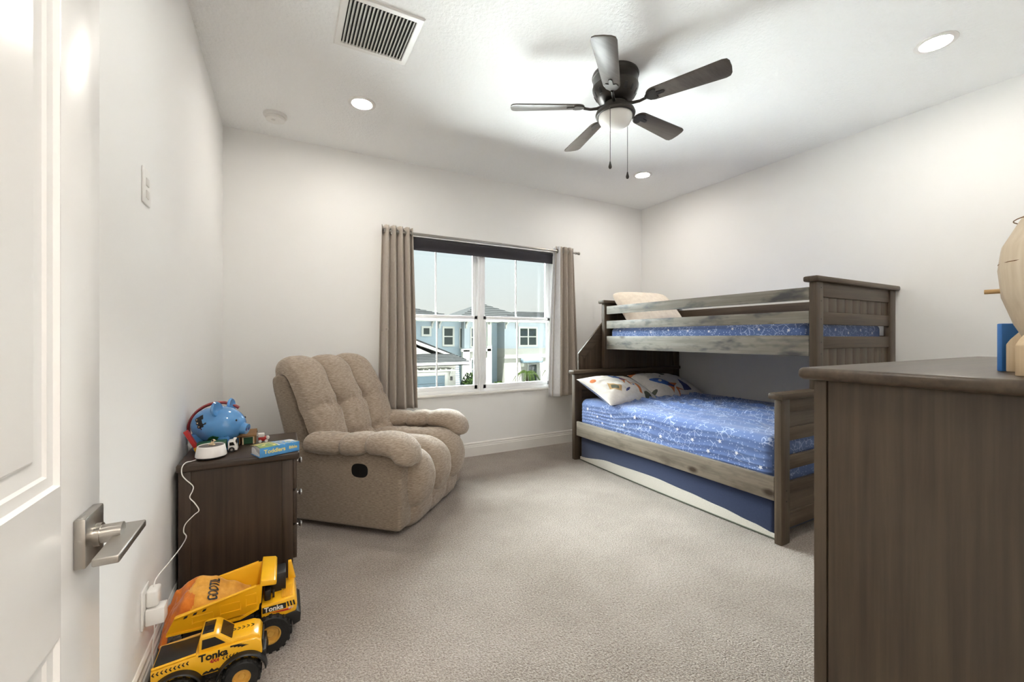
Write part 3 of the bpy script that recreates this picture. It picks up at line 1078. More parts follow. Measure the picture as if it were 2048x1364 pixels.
# staircase behind the headboard
sy0, sy1 = 3.262, 3.288
poly = [(2.522, 0.0), (2.522, 1.004), (3.03, 1.516), (UX1, 1.516), (UX1, 0.0)]
obj('stair_side_panel', G().prism(poly, 'y', sy0 + 0.006, sy1), 'bed_z', bed)
g = G()
dx, dz = math.cos(PI / 4), math.sin(PI / 4)
wv = 0.088
obj('stair_trim', G().prism([(2.518, 1.004), (3.03, 1.52), (3.03, 1.52 - wv * 1.414), (2.585, 1.004 - wv * 1.414 + 0.062 + .005)], 'y', sy0, sy0 + 0.02, bev=0.002), 'bed_x', bed)
obj('stair_trim', G().prism([(2.518, 0.0), (2.518, 1.004), (2.588, 0.954), (2.588, 0.0)], 'y', sy0, sy0 + 0.02, bev=0.002), 'bed_z', bed)
for k in range(3):
    x0 = 2.86 + k * 0.32
    z1 = 0.40 + 0.30 * k
    board('stair_tread', (x0 - 0.012, sy1, z1 - 0.024), (x0 + 0.33, 3.74, z1), 'bed_y')
    board('stair_riser', (x0, sy1, z1 - (0.40 if k == 0 else 0.30)), (x0 + 0.018, 3.73, z1 - 0.024), 'bed_y', 0.001)
g = G()
g.prism([(2.86, 0), (2.86, 0.40), (3.18, 0.40), (3.18, 0.70), (3.50, 0.70), (3.50, 1.00), (3.83, 1.00), (3.83, 0)], 'y', 3.73, 3.745)
obj('stair_stringer', g, 'bed_z', bed)


# ---- mattresses
def crease(x, y, seed=0.0):
    """soft wrinkles running mostly along y"""
    n1 = noise.noise(Vector((x * 9 + seed, y * 2.2, seed)))
    n2 = noise.noise(Vector((x * 22 + 3 * y, y * 5, 4.1 + seed)))
    r = 1 - abs(n1) * 4.0
    k = max(0.0, r) ** 2
    return 0.010 * k + 0.005 * n2


def mattress(name, label, lo, hi, rnd_r, stars, wr, side_wr, loc):
    t = thing(name, label, 'mattress', loc)
    cx_, cy_ = (lo[0] + hi[0]) / 2, (lo[1] + hi[1]) / 2
    hx, hy = (hi[0] - lo[0]) / 2, (hi[1] - lo[1]) / 2
    zc, hz = (lo[2] + hi[2]) / 2, (hi[2] - lo[2]) / 2
    tb = bmesh.new()
    bmesh.ops.create_cube(tb, size=2)
    bmesh.ops.subdivide_edges(tb, edges=tb.edges[:], cuts=95, use_grid_fill=True)
    for v in tb.verts:
        p = Vector((v.co.x * hx, v.co.y * hy, v.co.z * hz))
        q = Vector((max(-hx + rnd_r, min(hx - rnd_r, p.x)), max(-hy + rnd_r, min(hy - rnd_r, p.y)), max(-hz + rnd_r, min(hz - rnd_r, p.z))))
        d = p - q
        if d.length > 1e-6:
            nrm = d.normalized()
            p = q + nrm * rnd_r
        else:
            nrm = Vector((0, 0, 0))
        if v.co.z > 0.98:
            edge = sstep(0.02, 0.34, min(hx - abs(p.x), hy - abs(p.y)))
            p.z += edge * (0.012 + wr * (crease(p.x, p.y) * 2.6)) 
        if abs(v.co.x) > 0.98:
            zz = p.z
            w_ = side_wr * 0.0065 * math.sin(zz * 78 + p.y * 3.0 + 4.0 * noise.noise(Vector((p.y * 1.9, zz * 6, 2)))) * (0.45 + 0.9 * abs(noise.noise(Vector((p.y * 2.3, zz * 9, 6))))) * sstep(-hz, hz * 0.3, -zz + hz * .5)
            p.x += math.copysign(w_, -v.co.x) + math.copysign(0.006 * (1 - (zz / hz) ** 2), v.co.x)
        v.co = p + Vector((cx_, cy_, zc))
    g_ = G().add(tb)

    def surf(pt, nr):
        return frame_mat(pt, Vector((0, 1, 0)) if abs(nr[0]) > .5 else Vector((1, 0, 0)), (0, 0, 1) if abs(nr[2]) < .5 else (0, 1, 0))
    for (pt, nr, r_) in stars:
        s_ = bmesh.new()
        s_.faces.new([s_.verts.new((a, b_, 0)) for a, b_ in star_poly((0, 0), r_, rnd.uniform(0, 6), 0.45)])
        g_.add(s_, 1, surf(pt, nr))
    obj('fitted_sheet', g_, ['sheet', 'star'], t, ang=70)
    return t


st = []
for k in range(14):
    st.append(((2.4495, 1.47 + k * 0.122 + rnd.uniform(-.04, .04), 0.40 + (k * 0.37 % 1) * 0.13), (-1, 0, 0), rnd.uniform(0.014, 0.020)))
for k in range(6):
    st.append(((2.6 + (k * .41 % 1) * 1.1, 1.38, 0.38 + (k * .53 % 1) * .14), (0, -1, 0), 0.015))
mattress('mattress', 'full-size mattress on the lower bunk in a blue starry fitted sheet', (2.458, 1.385, 0.275), (3.845, 3.165, 0.585), 0.055, st, 1.0, 1.0, (3.14, 2.28, 0.275))
st = []
for k in range(9):
    st.append(((2.8245, 1.50 + k * 0.19, 1.205 + 0.008 * (k % 3)), (-1, 0, 0), 0.013))
for k in range(5):
    st.append(((2.98 + k * 0.17, 1.3845, 1.19 + 0.02 * (k % 2)), (0, -1, 0), 0.014))
mattress('mattress', 'twin mattress on the upper bunk in a blue starry fitted sheet', (2.832, 1.39, 1.074), (3.83, 3.165, 1.262), 0.05, st, 0.3, 0.0, (3.33, 2.28, 1.074))

# trundle mattress stored under the bed
tm = thing('trundle_mattress', 'navy spare mattress with a wavy cream lower edge stored under the lower bunk', 'mattress', (2.9, 2.27, 0))
g = G()
g.box((2.475, 1.395, 0.012), (3.40, 3.175, 0.232), 0.02, seg=3)
obj('cover', g, 'navy', tm)


def wave(y):
    t = (3.175 - y) / (3.175 - 1.375)
    tab = [(0, .034), (.22, .083), (.5, .096), (.66, .084), (.80, .068), (.92, .048), (1, .030)]
    for (a, h0), (b_, h1) in zip(tab, tab[1:]):
        if a <= t <= b_:
            k = sstep(a, b_, t)
            return h0 + (h1 - h0) * k
    return .03


tb = bmesh.new()
N = 60
rows = []
for i in range(N + 1):
    y = 3.175 - (3.175 - 1.38) * i / N
    zt = wave(y)
    bow = 0.014 * math.sin(PI * i / N)
    rows.append([tb.verts.new((2.474 - 0.005 - bow * k_, y, z)) for k_, z in ((1.0, 0.006), (0.9, 0.012 + (zt - .012) * 0.33), (0.55, 0.012 + (zt - .012) * 0.66), (0.1, zt))])
    rows[-1].append(tb.verts.new((2.479, y, zt + 0.002)))
for A, B in zip(rows, rows[1:]):
    for k in range(4):
        tb.faces.new((A[k], A[k + 1], B[k + 1], B[k]))
o = obj('border', G().add(tb), 'cream', tm, ang=60)
o['label'] = 'cream ribbed lower border'
obj('edge_piping', G().tube([(2.470 - 0.014 * math.sin(PI * i / 30), 3.175 - 1.795 * i / 30, 0.008) for i in range(31)], 0.0045, 6), 'p_green', tm)


# ---- pillows
def pillow(label, loc, rot, sx, sy, h, mats, pat=None, group=None, sag=0.0, round_=0.0):
    t = thing('pillow', label, 'pillow', loc, group=group)
    t.rotation_euler = rot
    g_ = G()

    def prof(u, v):
        a, b_ = 2 * u - 1, 2 * v - 1
        e_ = max(0.0, (1 - abs(a) ** 2.6)) ** 0.55 * max(0.0, (1 - abs(b_) ** 2.6)) ** 0.55
        # sides pinch in between the corners
        x = a * sx / 2 * (1 - 0.07 * (1 - b_ * b_) * abs(a))
        y = b_ * sy / 2 * (1 - 0.09 * (1 - a * a) * abs(b_))
        rr_ = 1 - round_ * (abs(a) ** 4) * (abs(b_) ** 4)
        x *= rr_
        y *= rr_
        wv_ = 0.006 * noise.noise(Vector((a * 3, b_ * 3, loc[0] * 5))) + 0.003 * noise.noise(Vector((a * 9, b_ * 7, 2 + loc[0])))
        return x, y, e_, wv_

    def top(u, v):
        x, y, e_, w_ = prof(u, v)
        return (x, y, h * 0.62 * e_ + w_ * e_ * 1.6 - sag * (2 * u - 1) ** 2)

    def bot(u, v):
        x, y, e_, w_ = prof(u, v)
        return (x, y, -h * 0.38 * e_ + w_ * 0.4 * e_ - 0.001 - sag * (2 * u - 1) ** 2)
    nu, nv = (170, 120) if pat else (48, 36)
    g_.grid(top, nu, nv, mif=pat)
    g_.grid(bot, 48, 36, mi=len(mats) - 1)
    obj('pillowcase', g_, mats, t, world=False, ang=75)
    return t


def inpoly(x, y, pl):
    r = False
    for i in range(len(pl)):
        x0, y0 = pl[i]
        x1, y1 = pl[i - 1]
        if (y0 > y) != (y1 > y) and x < (x1 - x0) * (y - y0) / (y1 - y0) + x0:
            r = not r
    return r


def space_print(sx, sy, shapes):
    def f(u, v):
        x, y = (u * sx - .34) / 1.32 + .34, (v * sy - .2) / 1.32 + .2
        for kind, prm, mi in reversed(shapes):
            if kind == 'e':
                cx_, cy_, rx, ry, a = prm
                ca, sa = math.cos(a), math.sin(a)
                dx_, dy_ = x - cx_, y - cy_
                if ((dx_ * ca + dy_ * sa) / rx) ** 2 + ((-dx_ * sa + dy_ * ca) / ry) ** 2 < 1:
                    return mi
            elif inpoly(x, y, prm):
                return mi
        return 0
    return f


def rocket(cx_, cy_, a, L=0.16):
    ca, sa = math.cos(a), math.sin(a)

    def T(p):
        return (cx_ + (p[0] * ca - p[1] * sa) * L, cy_ + (p[0] * sa + p[1] * ca) * L)
    return [('p', [T(p) for p in ((-.5, -.28), (-.2, -.12), (-.2, .12), (-.5, .28), (-.42, 0))], 2),
            ('e', (*T((0.12, 0)), .42 * L, .16 * L, a), 1),
            ('p', [T(p) for p in ((-.42, -.07), (-.16, -.1), (-.16, .1), (-.42, .07))], 5),
            ('e', (*T((0.15, 0)), .07 * L, .07 * L, 0), 0),
            ('p', [T(p) for p in ((-.5, -.05), (-.85, -.16), (-.62, 0), (-.85, .16), (-.5, .05))], 2)]


MATS_P = ['pil', 'p_blue', 'p_orange', 'p_green', 'p_tan', 'p_navy', 'navy2']
sh1 = rocket(.33, .30, 2.1, .17) + [('e', (.47, .07, .035, .045, 0), 3), ('p', [(.15, .16), (.23, .12), (.27, .17), (.18, .23)], 4), ('p', [(.17, .165), (.22, .14), (.24, .17), (.19, .2)], 3),
       ('p', [(.52, .20), (.58, .33), (.62, .20)], 5), ('e', (.30, .13, .035, .009, .5), 5), ('e', (.12, .3, .02, .02, 0), 2), ('e', (.44, .37, .03, .02, .3), 3), ('e', (.27, .38, .012, .012, 0), 2), ('e', (.40, .18, .008, .008, 0), 1),
       ('p', [(.40, .1), (.43, .2), (.46, .21), (.42, .09)], 2), ('e', (.06, .12, .012, .02, 0), 1)]
sh2 = rocket(.22, .17, 2.4, .20) + [('e', (.30, .33, .055, .035, -.5), 3), ('p', [(.36, .08), (.40, .22), (.45, .09)], 5), ('e', (.52, .33, .05, .03, -.6), 5), ('p', [(.54, .22), (.60, .25), (.58, .33), (.52, .30)], 2),
       ('e', (.1, .38, .05, .018, .2), 2), ('e', (.47, .22, .012, .014, 0), 5), ('e', (.40, .36, .009, .009, 0), 5), ('e', (.26, .26, .007, .007, 0), 5), ('e', (.08, .10, .04, .02, .4), 3), ('e', (.45, .40, .04, .015, -.3), 3)]
pillow('white space-rocket print pillow at the front corner of the lower bunk', (2.735, 2.935, 0.662), (R(23), R(3), R(5)), 0.68, 0.47, 0.17, MATS_P, space_print(.68, .47, sh1), 'rocket print pillows on the lower bunk')
pillow('white space-rocket print pillow against the wall on the lower bunk', (3.405, 2.968, 0.662), (R(22), R(4), R(-3)), 0.68, 0.47, 0.16, MATS_P, space_print(.68, .47, sh2), 'rocket print pillows on the lower bunk')
pillow('cream pillow leaning on the headboard of the upper bunk', (3.235, 3.035, 1.415), (R(52), R(-1), R(2)), 0.82, 0.52, 0.19, ['pil2', 'pil2'], round_=0.13)

# ------------------------------------------------------------------ recliner (local frame: +x forward, +y its left)
RECL = (0.605 - 0.42 * math.cos(R(-43)) + 0.475 * math.cos(R(47)), 2.405 - 0.42 * math.sin(R(-43)) + 0.475 * math.sin(R(47)), 0)
rc = thing('recliner', 'plush grey-beige recliner armchair in the left corner by the curtain', 'armchair', RECL, R(-43))


def seam(d, w):
    return math.exp(-(d / w) ** 2)


def puff(s, p=2.2):
    """rounded profile for s in -1..1"""
    return max(0.0, 1 - abs(s) ** p) ** 0.5


# base and side panels
for s in (-1, 1):
    yo, yi = s * 0.475, s * 0.335
    g = G()
    prof = [(-0.42, 0.06), (-0.40, 0.04), (0.39, 0.035), (0.40, 0.06), (0.40, 0.46), (0.30, 0.50), (0.0, 0.48), (-0.25, 0.48), (-0.36, 0.50), (-0.44, 0.42)]
    g.prism(prof, 'y', min(yo, yi), max(yo, yi), bev=0.018)
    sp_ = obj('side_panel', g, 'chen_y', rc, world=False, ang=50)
g = G().box((-0.40, -0.34, 0.05), (0.30, 0.34, 0.30), 0.01)
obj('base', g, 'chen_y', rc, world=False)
g = G()
g.cyl((0, 0, 0.0), (0, 0, 0.03), 0.30, n=40).cyl((0, 0, 0.03), (0, 0, 0.06), 0.06)
obj('swivel_base', g, 'black', rc, world=False)
# recline latch cup in the right side panel
g = G()
tb = bmesh.new()
ring = [(0.052 * math.copysign(abs(math.cos(a)) ** 0.75, math.cos(a)), 0.041 * math.copysign(abs(math.sin(a)) ** 0.75, math.sin(a))) for a in [2 * PI * k / 28 for k in range(28)]]
g.prism([(0.135 + a * 1.05, 0.375 + b_) for a, b_ in ring], 'y', -0.4765, -0.470)
obj('recline_latch', g, 'black', rc, world=False)


# arm pads
def arm(s):
    yc = s * 0.405
    path = [(-0.265, 0.500), (-0.20, 0.502), (-0.12, 0.498), (0.0, 0.500), (0.13, 0.510), (0.25, 0.520), (0.335, 0.515), (0.385, 0.490), (0.408, 0.450), (0.405, 0.415)]
    P = smooth_path([(x, 0, z) for x, z in path], 8)
    n = len(P)
    L = [0.0]
    for a, b_ in zip(P, P[1:]):
        L.append(L[-1] + (b_ - a).length)
    tot = L[-1]
    g_ = G()

    def f(u, v):
        i = min(n - 1, int(round(v * (n - 1))))
        p = P[i]
        d = (P[min(n - 1, i + 1)] - P[max(0, i - 1)]).normalized()
        nn = Vector((-d.z, 0, d.x))
        sl = L[i] / tot
        pin = 1 - 0.22 * seam(sl - 0.36, 0.022) - 0.22 * seam(sl - 0.60, 0.022)
        pin *= 1 + 0.07 * math.sin(PI * min(1, sl / 0.36)) * (sl < .36) + 0.09 * math.sin(PI * (sl - .36) / .24) * (.36 <= sl < .60) + 0.12 * math.sin(PI * (sl - .6) / .4) * (sl >= .6)
        endr = (1 - max(0, 1 - sl / 0.07) ** 2.0) ** 0.5 if sl < 0.07 else (max(0.0, 1 - ((sl - 0.95) / 0.05) ** 2) ** 0.5 if sl > 0.95 else 1.0)
        endr = max(0.05, endr)
        a = 2 * PI * u
        ca, sa = math.cos(a), math.sin(a)
        ry = 0.108 * pin * endr
        rt = (0.070 if sa > 0 else 0.050) * pin * endr
        yy = ry * math.copysign(abs(ca) ** 0.8, ca)
        hh = rt * math.copysign(abs(sa) ** 0.9, sa)
        wr = (0.004 * noise.noise(Vector((sl * 30, a * 2, s))) + 0.010 * noise.noise(Vector((sl * 16, a * 7, s + 5))) * (seam(sl - 0.36, 0.07) + seam(sl - 0.60, 0.07))) * endr
        return (p.x + nn.x * (hh + wr), yc + yy, p.z + nn.z * (hh + wr))
    g_.grid(f, 40, n - 1, cu=True)
    for v in (0, 1):
        tb_ = bmesh.new()
        tb_.faces.new([tb_.verts.new(f(k / 40, v)) for k in range(40)])
        g_.add(tb_)
    return obj('armrest', g_, 'chenille', rc, world=False, ang=80, weld=True)


arm(-1)
arm(1)


# seat cushion with three channels, rolling over the front
def channel(name, path, width, chans, thick, zig=0.0, y0=0.0, pinch=(), flare=None, sign=1, valley=0.42):
    P = smooth_path([(x, 0, z) for x, z in path], 10)
    n = len(P)
    L = [0.0]
    for a, b_ in zip(P, P[1:]):
        L.append(L[-1] + (b_ - a).length)
    tot = L[-1]
    edges = [-0.5] + chans + [0.5]

    def f(u, v):
        i = min(n - 1, int(round(v * (n - 1))))
        p = P[i]
        d = (P[min(n - 1, i + 1)] - P[max(0, i - 1)]).normalized()
        nn = Vector((-d.z, 0, d.x)) * sign
        s = L[i] / tot
        q = u - 0.5
        for a, b_ in zip(edges, edges[1:]):
            if a <= q <= b_ + 1e-9:
                lo, hi = a, b_
                break
        k = (q - (lo + hi) / 2) / ((hi - lo) / 2)
        outer = (lo == edges[0] and k < 0) or (hi == edges[-1] and k > 0)
        h = puff(k, 2.6 if not outer else 3.0)
        if not outer:
            h = valley + (1 - valley) * h
        rowf = 1.0
        for (ps, amt, wd) in pinch:
            rowf -= amt * seam(s - ps, wd) * (0.22 + 0.78 * min(1, abs(k)) ** 2)
        endr = puff(1 - min(1, s / 0.06), 2) if s < .06 else (puff((s - .94) / .06, 2) if s > .94 else 1)
        hh = thick * h * rowf * endr
        w_ = width if flare is None else width * flare(s)
        # channel seams wander so each roll bulges between its pinches
        wob = zig * math.sin(s * PI * 2 * (len(pinch) + 0.5) + 0.6) * (1 - (2 * q) ** 2)
        for (ps, amt, wd) in pinch:
            hh += 0.011 * noise.noise(Vector((q * 60, s * 9, 3 + ps))) * seam(s - ps, 0.09) * endr
        hh += 0.0045 * noise.noise(Vector((q * 14, s * 26, thick * 20))) * endr * h
        return (p.x + nn.x * hh, y0 + w_ * q + wob, p.z + nn.z * hh)
    return f, n


fs, n = channel('seat', [(-0.20, 0.375), (0.0, 0.385), (0.20, 0.385), (0.33, 0.375), (0.385, 0.335), (0.395, 0.27), (0.375, 0.215), (0.33, 0.195)], 0.665, [-0.165, 0.165], 0.100, flare=lambda s: 0.94 + 0.24 * sstep(0.46, 0.62, s) - 0.03 * sstep(.85, 1, s), valley=0.22)
obj('seat_cushion', G().grid(fs, 72, n - 1), 'chenille', rc, world=False, ang=80)
fs, n = channel('foot', [(0.34, 0.215), (0.375, 0.19), (0.385, 0.13), (0.375, 0.07), (0.34, 0.04), (0.28, 0.035)], 0.70, [-0.165, 0.165], 0.055, valley=0.80)
obj('footrest', G().grid(fs, 60, n - 1), 'chenille', rc, world=False, ang=80)
# back: three tufted columns
fs, n = channel('back', [(-0.17, 0.33), (-0.215, 0.46), (-0.280, 0.62), (-0.345, 0.76), (-0.398, 0.855), (-0.440, 0.905), (-0.500, 0.920), (-0.550, 0.885)], 0.87, [-0.165, 0.165], 0.115, zig=0.016, pinch=((0.20, 0.38, 0.030), (0.50, 0.40, 0.036)), flare=lambda s: 0.90 + 0.10 * math.sin(PI * min(1, s * 0.8 + 0.15)) - 0.05 * sstep(.8, 1, s), sign=-1, valley=0.14)
obj('back_cushion', G().grid(fs, 96, (n - 1)), 'chenille', rc, world=False, ang=80)
g = G()
prof = [(-0.24, 0.30), (-0.20, 0.36), (-0.43, 0.87), (-0.47, 0.915), (-0.535, 0.925), (-0.572, 0.89), (-0.560, 0.82), (-0.42, 0.36), (-0.38, 0.30)]
g.prism(prof, 'y', -0.405, 0.405, bev=0.025)
obj('back_shell', g, 'chen_y', rc, world=False, ang=50)

# ------------------------------------------------------------------ nightstand
NZ = 0.645
ns = thing('nightstand', 'dark brown three-drawer nightstand against the left wall holding toys', 'nightstand', (-0.16, 2.345, 0))
obj('top', G().box((-0.378, 2.116, NZ - 0.033), (0.066, 2.572, NZ), 0.009, seg=3), 'ns_x', ns)
g = G()
for y in (2.132, 2.548):
    g = G()
    g.box((-0.372, y, 0.0), (-0.330, y + 0.018, NZ - 0.033), 0.002).box((-0.004, y, 0.0), (0.040, y + 0.018, NZ - 0.033), 0.002)
    g.box((-0.332, y + 0.004, 0.05), (-0.002, y + 0.014, NZ - 0.033))
    obj('side_panel', g, 'ns_z', ns)
obj('back_panel', G().box((-0.370, 2.15, 0.05), (-0.362, 2.548, NZ - 0.033)), 'ns_y', ns)
obj('plinth', G().box((0.020, 2.15, 0.02), (0.036, 2.548, 0.155), 0.002), 'ns_y', ns)
for k, z in enumerate((0.548, 0.392, 0.236)):
    d = obj('drawer', G().box((0.038, 2.136, z - 0.074), (0.056, 2.562, z + 0.074), 0.004).box((-0.33, 2.155, z - 0.06), (0.038, 2.543, z + 0.05)), 'ns_y', ns)
    for y in (2.315,):
        g = G()
        g.cyl((0.056, y, z + .008), (0.072, y, z + .008), 0.006, n=16)
        mt = Matrix.Translation((0.056, y, z + .008)) @ Matrix.Rotation(R(90), 4, 'Y')
        g.lathe([(0.006, 0.010), (0.013, 0.016), (0.016, 0.020), (0.013, 0.026), (0, 0.028)], n=20, mat=mt)
        obj('knob', g, 'chrome', d)

# ---- piggy bank
PX, PY, PZ = -0.262, 2.385, 0.752
pb = thing('piggy_bank', 'glossy blue piggy bank with a train picture on the nightstand', 'piggy bank', (PX, PY, NZ))
pm = Matrix.Translation((PX, PY, PZ)) @ Matrix.Rotation(R(-24), 4, 'Z') @ Matrix.Rotation(R(7), 4, 'Y')


def pigbody(u, v):
    a = 2 * PI * u
    th = PI * v
    x = -math.cos(th)
    r = math.sin(th) ** 0.85
    k = 1.0 if x < 0 else 1.0 - 0.16 * x * x
    return (0.112 * x, 0.088 * r * k * math.cos(a), 0.086 * r * k * math.sin(a) + 0.004 * x)


def train_at(p):
    ca, sa = math.cos(R(-52)), math.sin(R(-52))
    dx, dz = p.x + 0.036, p.z - 0.016
    x, z = dx * ca + dz * sa, -dx * sa + dz * ca
    for wx in (-0.024, -0.008, 0.010):
        d = math.hypot(x - wx, z + 0.012)
        if d < 0.0032:
            return 3
        if d < 0.0085:
            return 2
    if -0.032 < x < 0.020 and -0.012 < z < 0.010 or -0.032 < x < -0.012 and z < 0.019 and z > 0 or 0.008 < x < 0.015 and 0.008 < z < 0.024 or 0.018 < x < 0.028 and -0.010 < z < -0.004:
        return 2
    return 0


def pigmat(u, v):
    p = Vector(pigbody(u, v))
    w_ = pm @ p
    if p.y < 0:
        k = train_at(p)
        if k:
            return k
    return 1 if w_.z < 0.702 + 0.010 * math.sin(p.x * 40) + 0.005 * math.sin(p.x * 97) and p.x < 0.07 else 0


obj('body', G().grid(pigbody, 200, 150, mat=pm, cu=True, mif=pigmat), ['pig', 'pig_green', 'black', 'tan'], pb, ang=80, weld=True)
g = G().cyl((0.095, 0, -0.006), (0.128, 0, -0.009), 0.030, 0.024, 28, mat=pm)
sn = obj('snout', g, 'pig', pb)
g = G()
for s in (-1, 1):
    obj('nostril', G().ell((0.1285, s * 0.010, -0.008), (0.003, 0.005, 0.008), mat=pm), 'p_navy', sn)
for s in (-1, 1):
    obj('eye', G().ell((0.092, s * 0.036, 0.036), (0.004, 0.004, 0.005), mat=pm), 'black', pb)
    em = pm @ Matrix.Translation((0.018, s * 0.050, 0.068)) @ Matrix.Rotation(R(-30 * s), 4, 'X') @ Matrix.Rotation(R(-14), 4, 'Y')

    ge = G()

    def earf(u, v):
        a = 2 * PI * u
        # a thick cupped leaf: outer dome then hollow inner face
        t = v * 2
        r = math.sin(min(t, 2 - t) * PI / 2) if v < 0.5 else math.sin((2 - t) * PI / 2) * 0.86
        d = -0.017 * math.cos(min(1, t) * PI / 2) if v < 0.5 else 0.004 - 0.012 * (1 - r / 0.86)
        yy = 0.036 * r * math.cos(a)
        zz = 0.034 * r * math.sin(a) * (1.15 if math.sin(a) > 0 else 0.85)
        return (d, yy, 0.014 + zz)
    ge.grid(earf, 28, 24, mat=em, cu=True)
    obj('ear', ge, 'pig', pb)
for a, b_ in ((-0.06, -0.04), (0.05, -0.04), (-0.06, 0.04), (0.05, 0.04)):
    p = pm @ Vector((a, b_, -0.06))
    obj('foot', G().cyl((p.x, p.y, NZ), (p.x, p.y, p.z + 0.02), 0.022, 0.028, 20), 'pig', pb)


# red band toy behind the pig
at_ = thing('toy_arch', 'dark red plastic arch with yellow joints behind the blue piggy bank', 'toy', (-0.30, 2.47, NZ))


def archpt(t):
    a = PI * (1.10 - 0.84 * t)
    return Vector((-0.272 + 0.118 * math.cos(a), 2.462, 0.726 + 0.118 * math.sin(a)))


def archf(u, v):
    p = archpt(v)
    d = Vector((p.x + 0.272, 0, p.z - 0.726)).normalized()
    a = 2 * PI * u
    return p + d * (0.007 * math.cos(a)) + Vector((0, 0.020 * math.sin(a), 0))


obj('band', G().grid(archf, 20, 40, cu=True), 'maroon', at_, ang=80)
obj('post', G().box((-0.374, 2.462, NZ), (-0.362, 2.490, 0.70), 0.002), 'maroon', at_)
obj('joint', G().box((-0.382, 2.455, 0.752), (-0.366, 2.492, 0.776), 0.004), 'tonka2', at_)
a2 = thing('toy_track', 'red plastic strip with a yellow clip leaning on the wall beside the piggy bank', 'toy', (-0.34, 2.33, NZ))
mt = Matrix.Translation((-0.352, 2.318, 0.694)) @ Matrix.Rotation(R(-27), 4, 'Y')
obj('strip', G().box((-0.008, -0.014, -0.052), (0.008, 0.014, 0.058), 0.002, mat=mt), 't_red', a2)
obj('clip', G().box((-0.010, -0.017, -0.056), (0.012, 0.017, -0.026), 0.003, mat=mt), 'tonka2', a2)

# ---- smart speaker
SX_, SY_ = -0.270, 2.195
sp = thing('speaker', 'round white smart speaker with a grey mesh top on the nightstand corner', 'speaker', (SX_, SY_, NZ))
obj('base', G().lathe([(0, 0), (0.050, 0), (0.054, 0.004), (0.0545, 0.009), (0, 0.009)], (SX_, SY_, NZ), 48), 'black', sp)
obj('body', G().lathe([(0.052, 0.007), (0.0565, 0.010), (0.0560, 0.016), (0.0495, 0.052), (0.0470, 0.054), (0.0460, 0.052), (0.044, 0.049)], (SX_, SY_, NZ), 48), 'spk', sp, ang=60)
obj('mesh_top', G().lathe([(0.046, 0.049), (0.045, 0.0515), (0.02, 0.052), (0, 0.052)], (SX_, SY_, NZ), 48), 'spkfab', sp)
pup = thing('toy_puppy', 'tiny tan sitting puppy figurine on top of the white speaker', 'toy', (SX_ + .002, SY_ - .004, NZ + .052))
q = Vector((SX_ + 0.002, SY_ - 0.004, NZ + 0.052))
bmv = G()
bmv.ell(q + Vector((0, 0, 0.007)), (0.008, 0.006, 0.007)).ell(q + Vector((0.003, 0, 0.013)), (0.0055, 0.005, 0.007))
bmv.ell(q + Vector((0.006, 0, 0.021)), (0.0068, 0.006, 0.0058)).ell(q + Vector((0.012, 0, 0.0195)), (0.0042, 0.0032, 0.0028))
bmv.ell(q + Vector((0.008, -0.004, 0.003)), (0.005, 0.0026, 0.003)).ell(q + Vector((0.008, 0.004, 0.003)), (0.005, 0.0026, 0.003))
bmv.ell(q + Vector((-0.009, 0, 0.004)), (0.005, 0.002, 0.002))
rm = bmesh.ops.remove_doubles(bmv.b, verts=bmv.b.verts[:], dist=1e-6)
po = obj('body', bmv, 'tan', pup)
md = po.modifiers.new('blend', 'REMESH')
md.mode = 'VOXEL'
md.voxel_size = 0.0009
md.use_smooth_shade = True
for s in (-1, 1):
    obj('ear', G().ell(q + Vector((0.004, s * 0.0055, 0.0225)), (0.003, 0.0018, 0.0048)), 'black', pup)
obj('nose', G().ell(q + Vector((0.0155, 0, 0.0205)), (0.0014, 0.0016, 0.0014)), 'black', pup)

# ---- garbage truck toy
gt = thing('toy_truck', 'small toy truck with a white cab and dark green body behind the speaker', 'toy truck', (-0.235, 2.272, NZ), R(0))
g = G()
g.box((-0.330, 2.255, 0.657), (-0.222, 2.300, 0.698), 0.004)
gb = obj('body', g, 'green', gt)
g = G()
g.prism([(-0.216, 0.652), (-0.216, 0.694), (-0.190, 0.697), (-0.183, 0.676), (-0.180, 0.652)], 'y', 2.252, 2.302, bev=0.003)
cab = obj('cab', g, 't_white', gt)
obj('side_window', G().prism([(-0.210, 0.675), (-0.210, 0.689), (-0.196, 0.690), (-0.190, 0.675)], 'y', 2.2512, 2.2524), 'glassblk', cab)
obj('windshield', G().box((-0.1885, 2.258, 0.677), (-0.1835, 2.296, 0.692), 0, mat=Matrix.Identity(4)), 'glassblk', cab)
obj('beacon', G().box((-0.198, 2.262, 0.696), (-0.186, 2.292, 0.703), 0.002), 't_white', cab)
for x in (-0.305, -0.202):
    for y in (2.254, 2.301):
        w_ = obj('wheel', G().cyl((x, y - 0.006, 0.6565), (x, y + 0.006, 0.6565), 0.0115, n=20), 'rubber', gt)
        obj('hub', G().cyl((x, y - 0.0066, 0.6565), (x, y + 0.0066, 0.6565), 0.005, n=14), 'steel', w_)

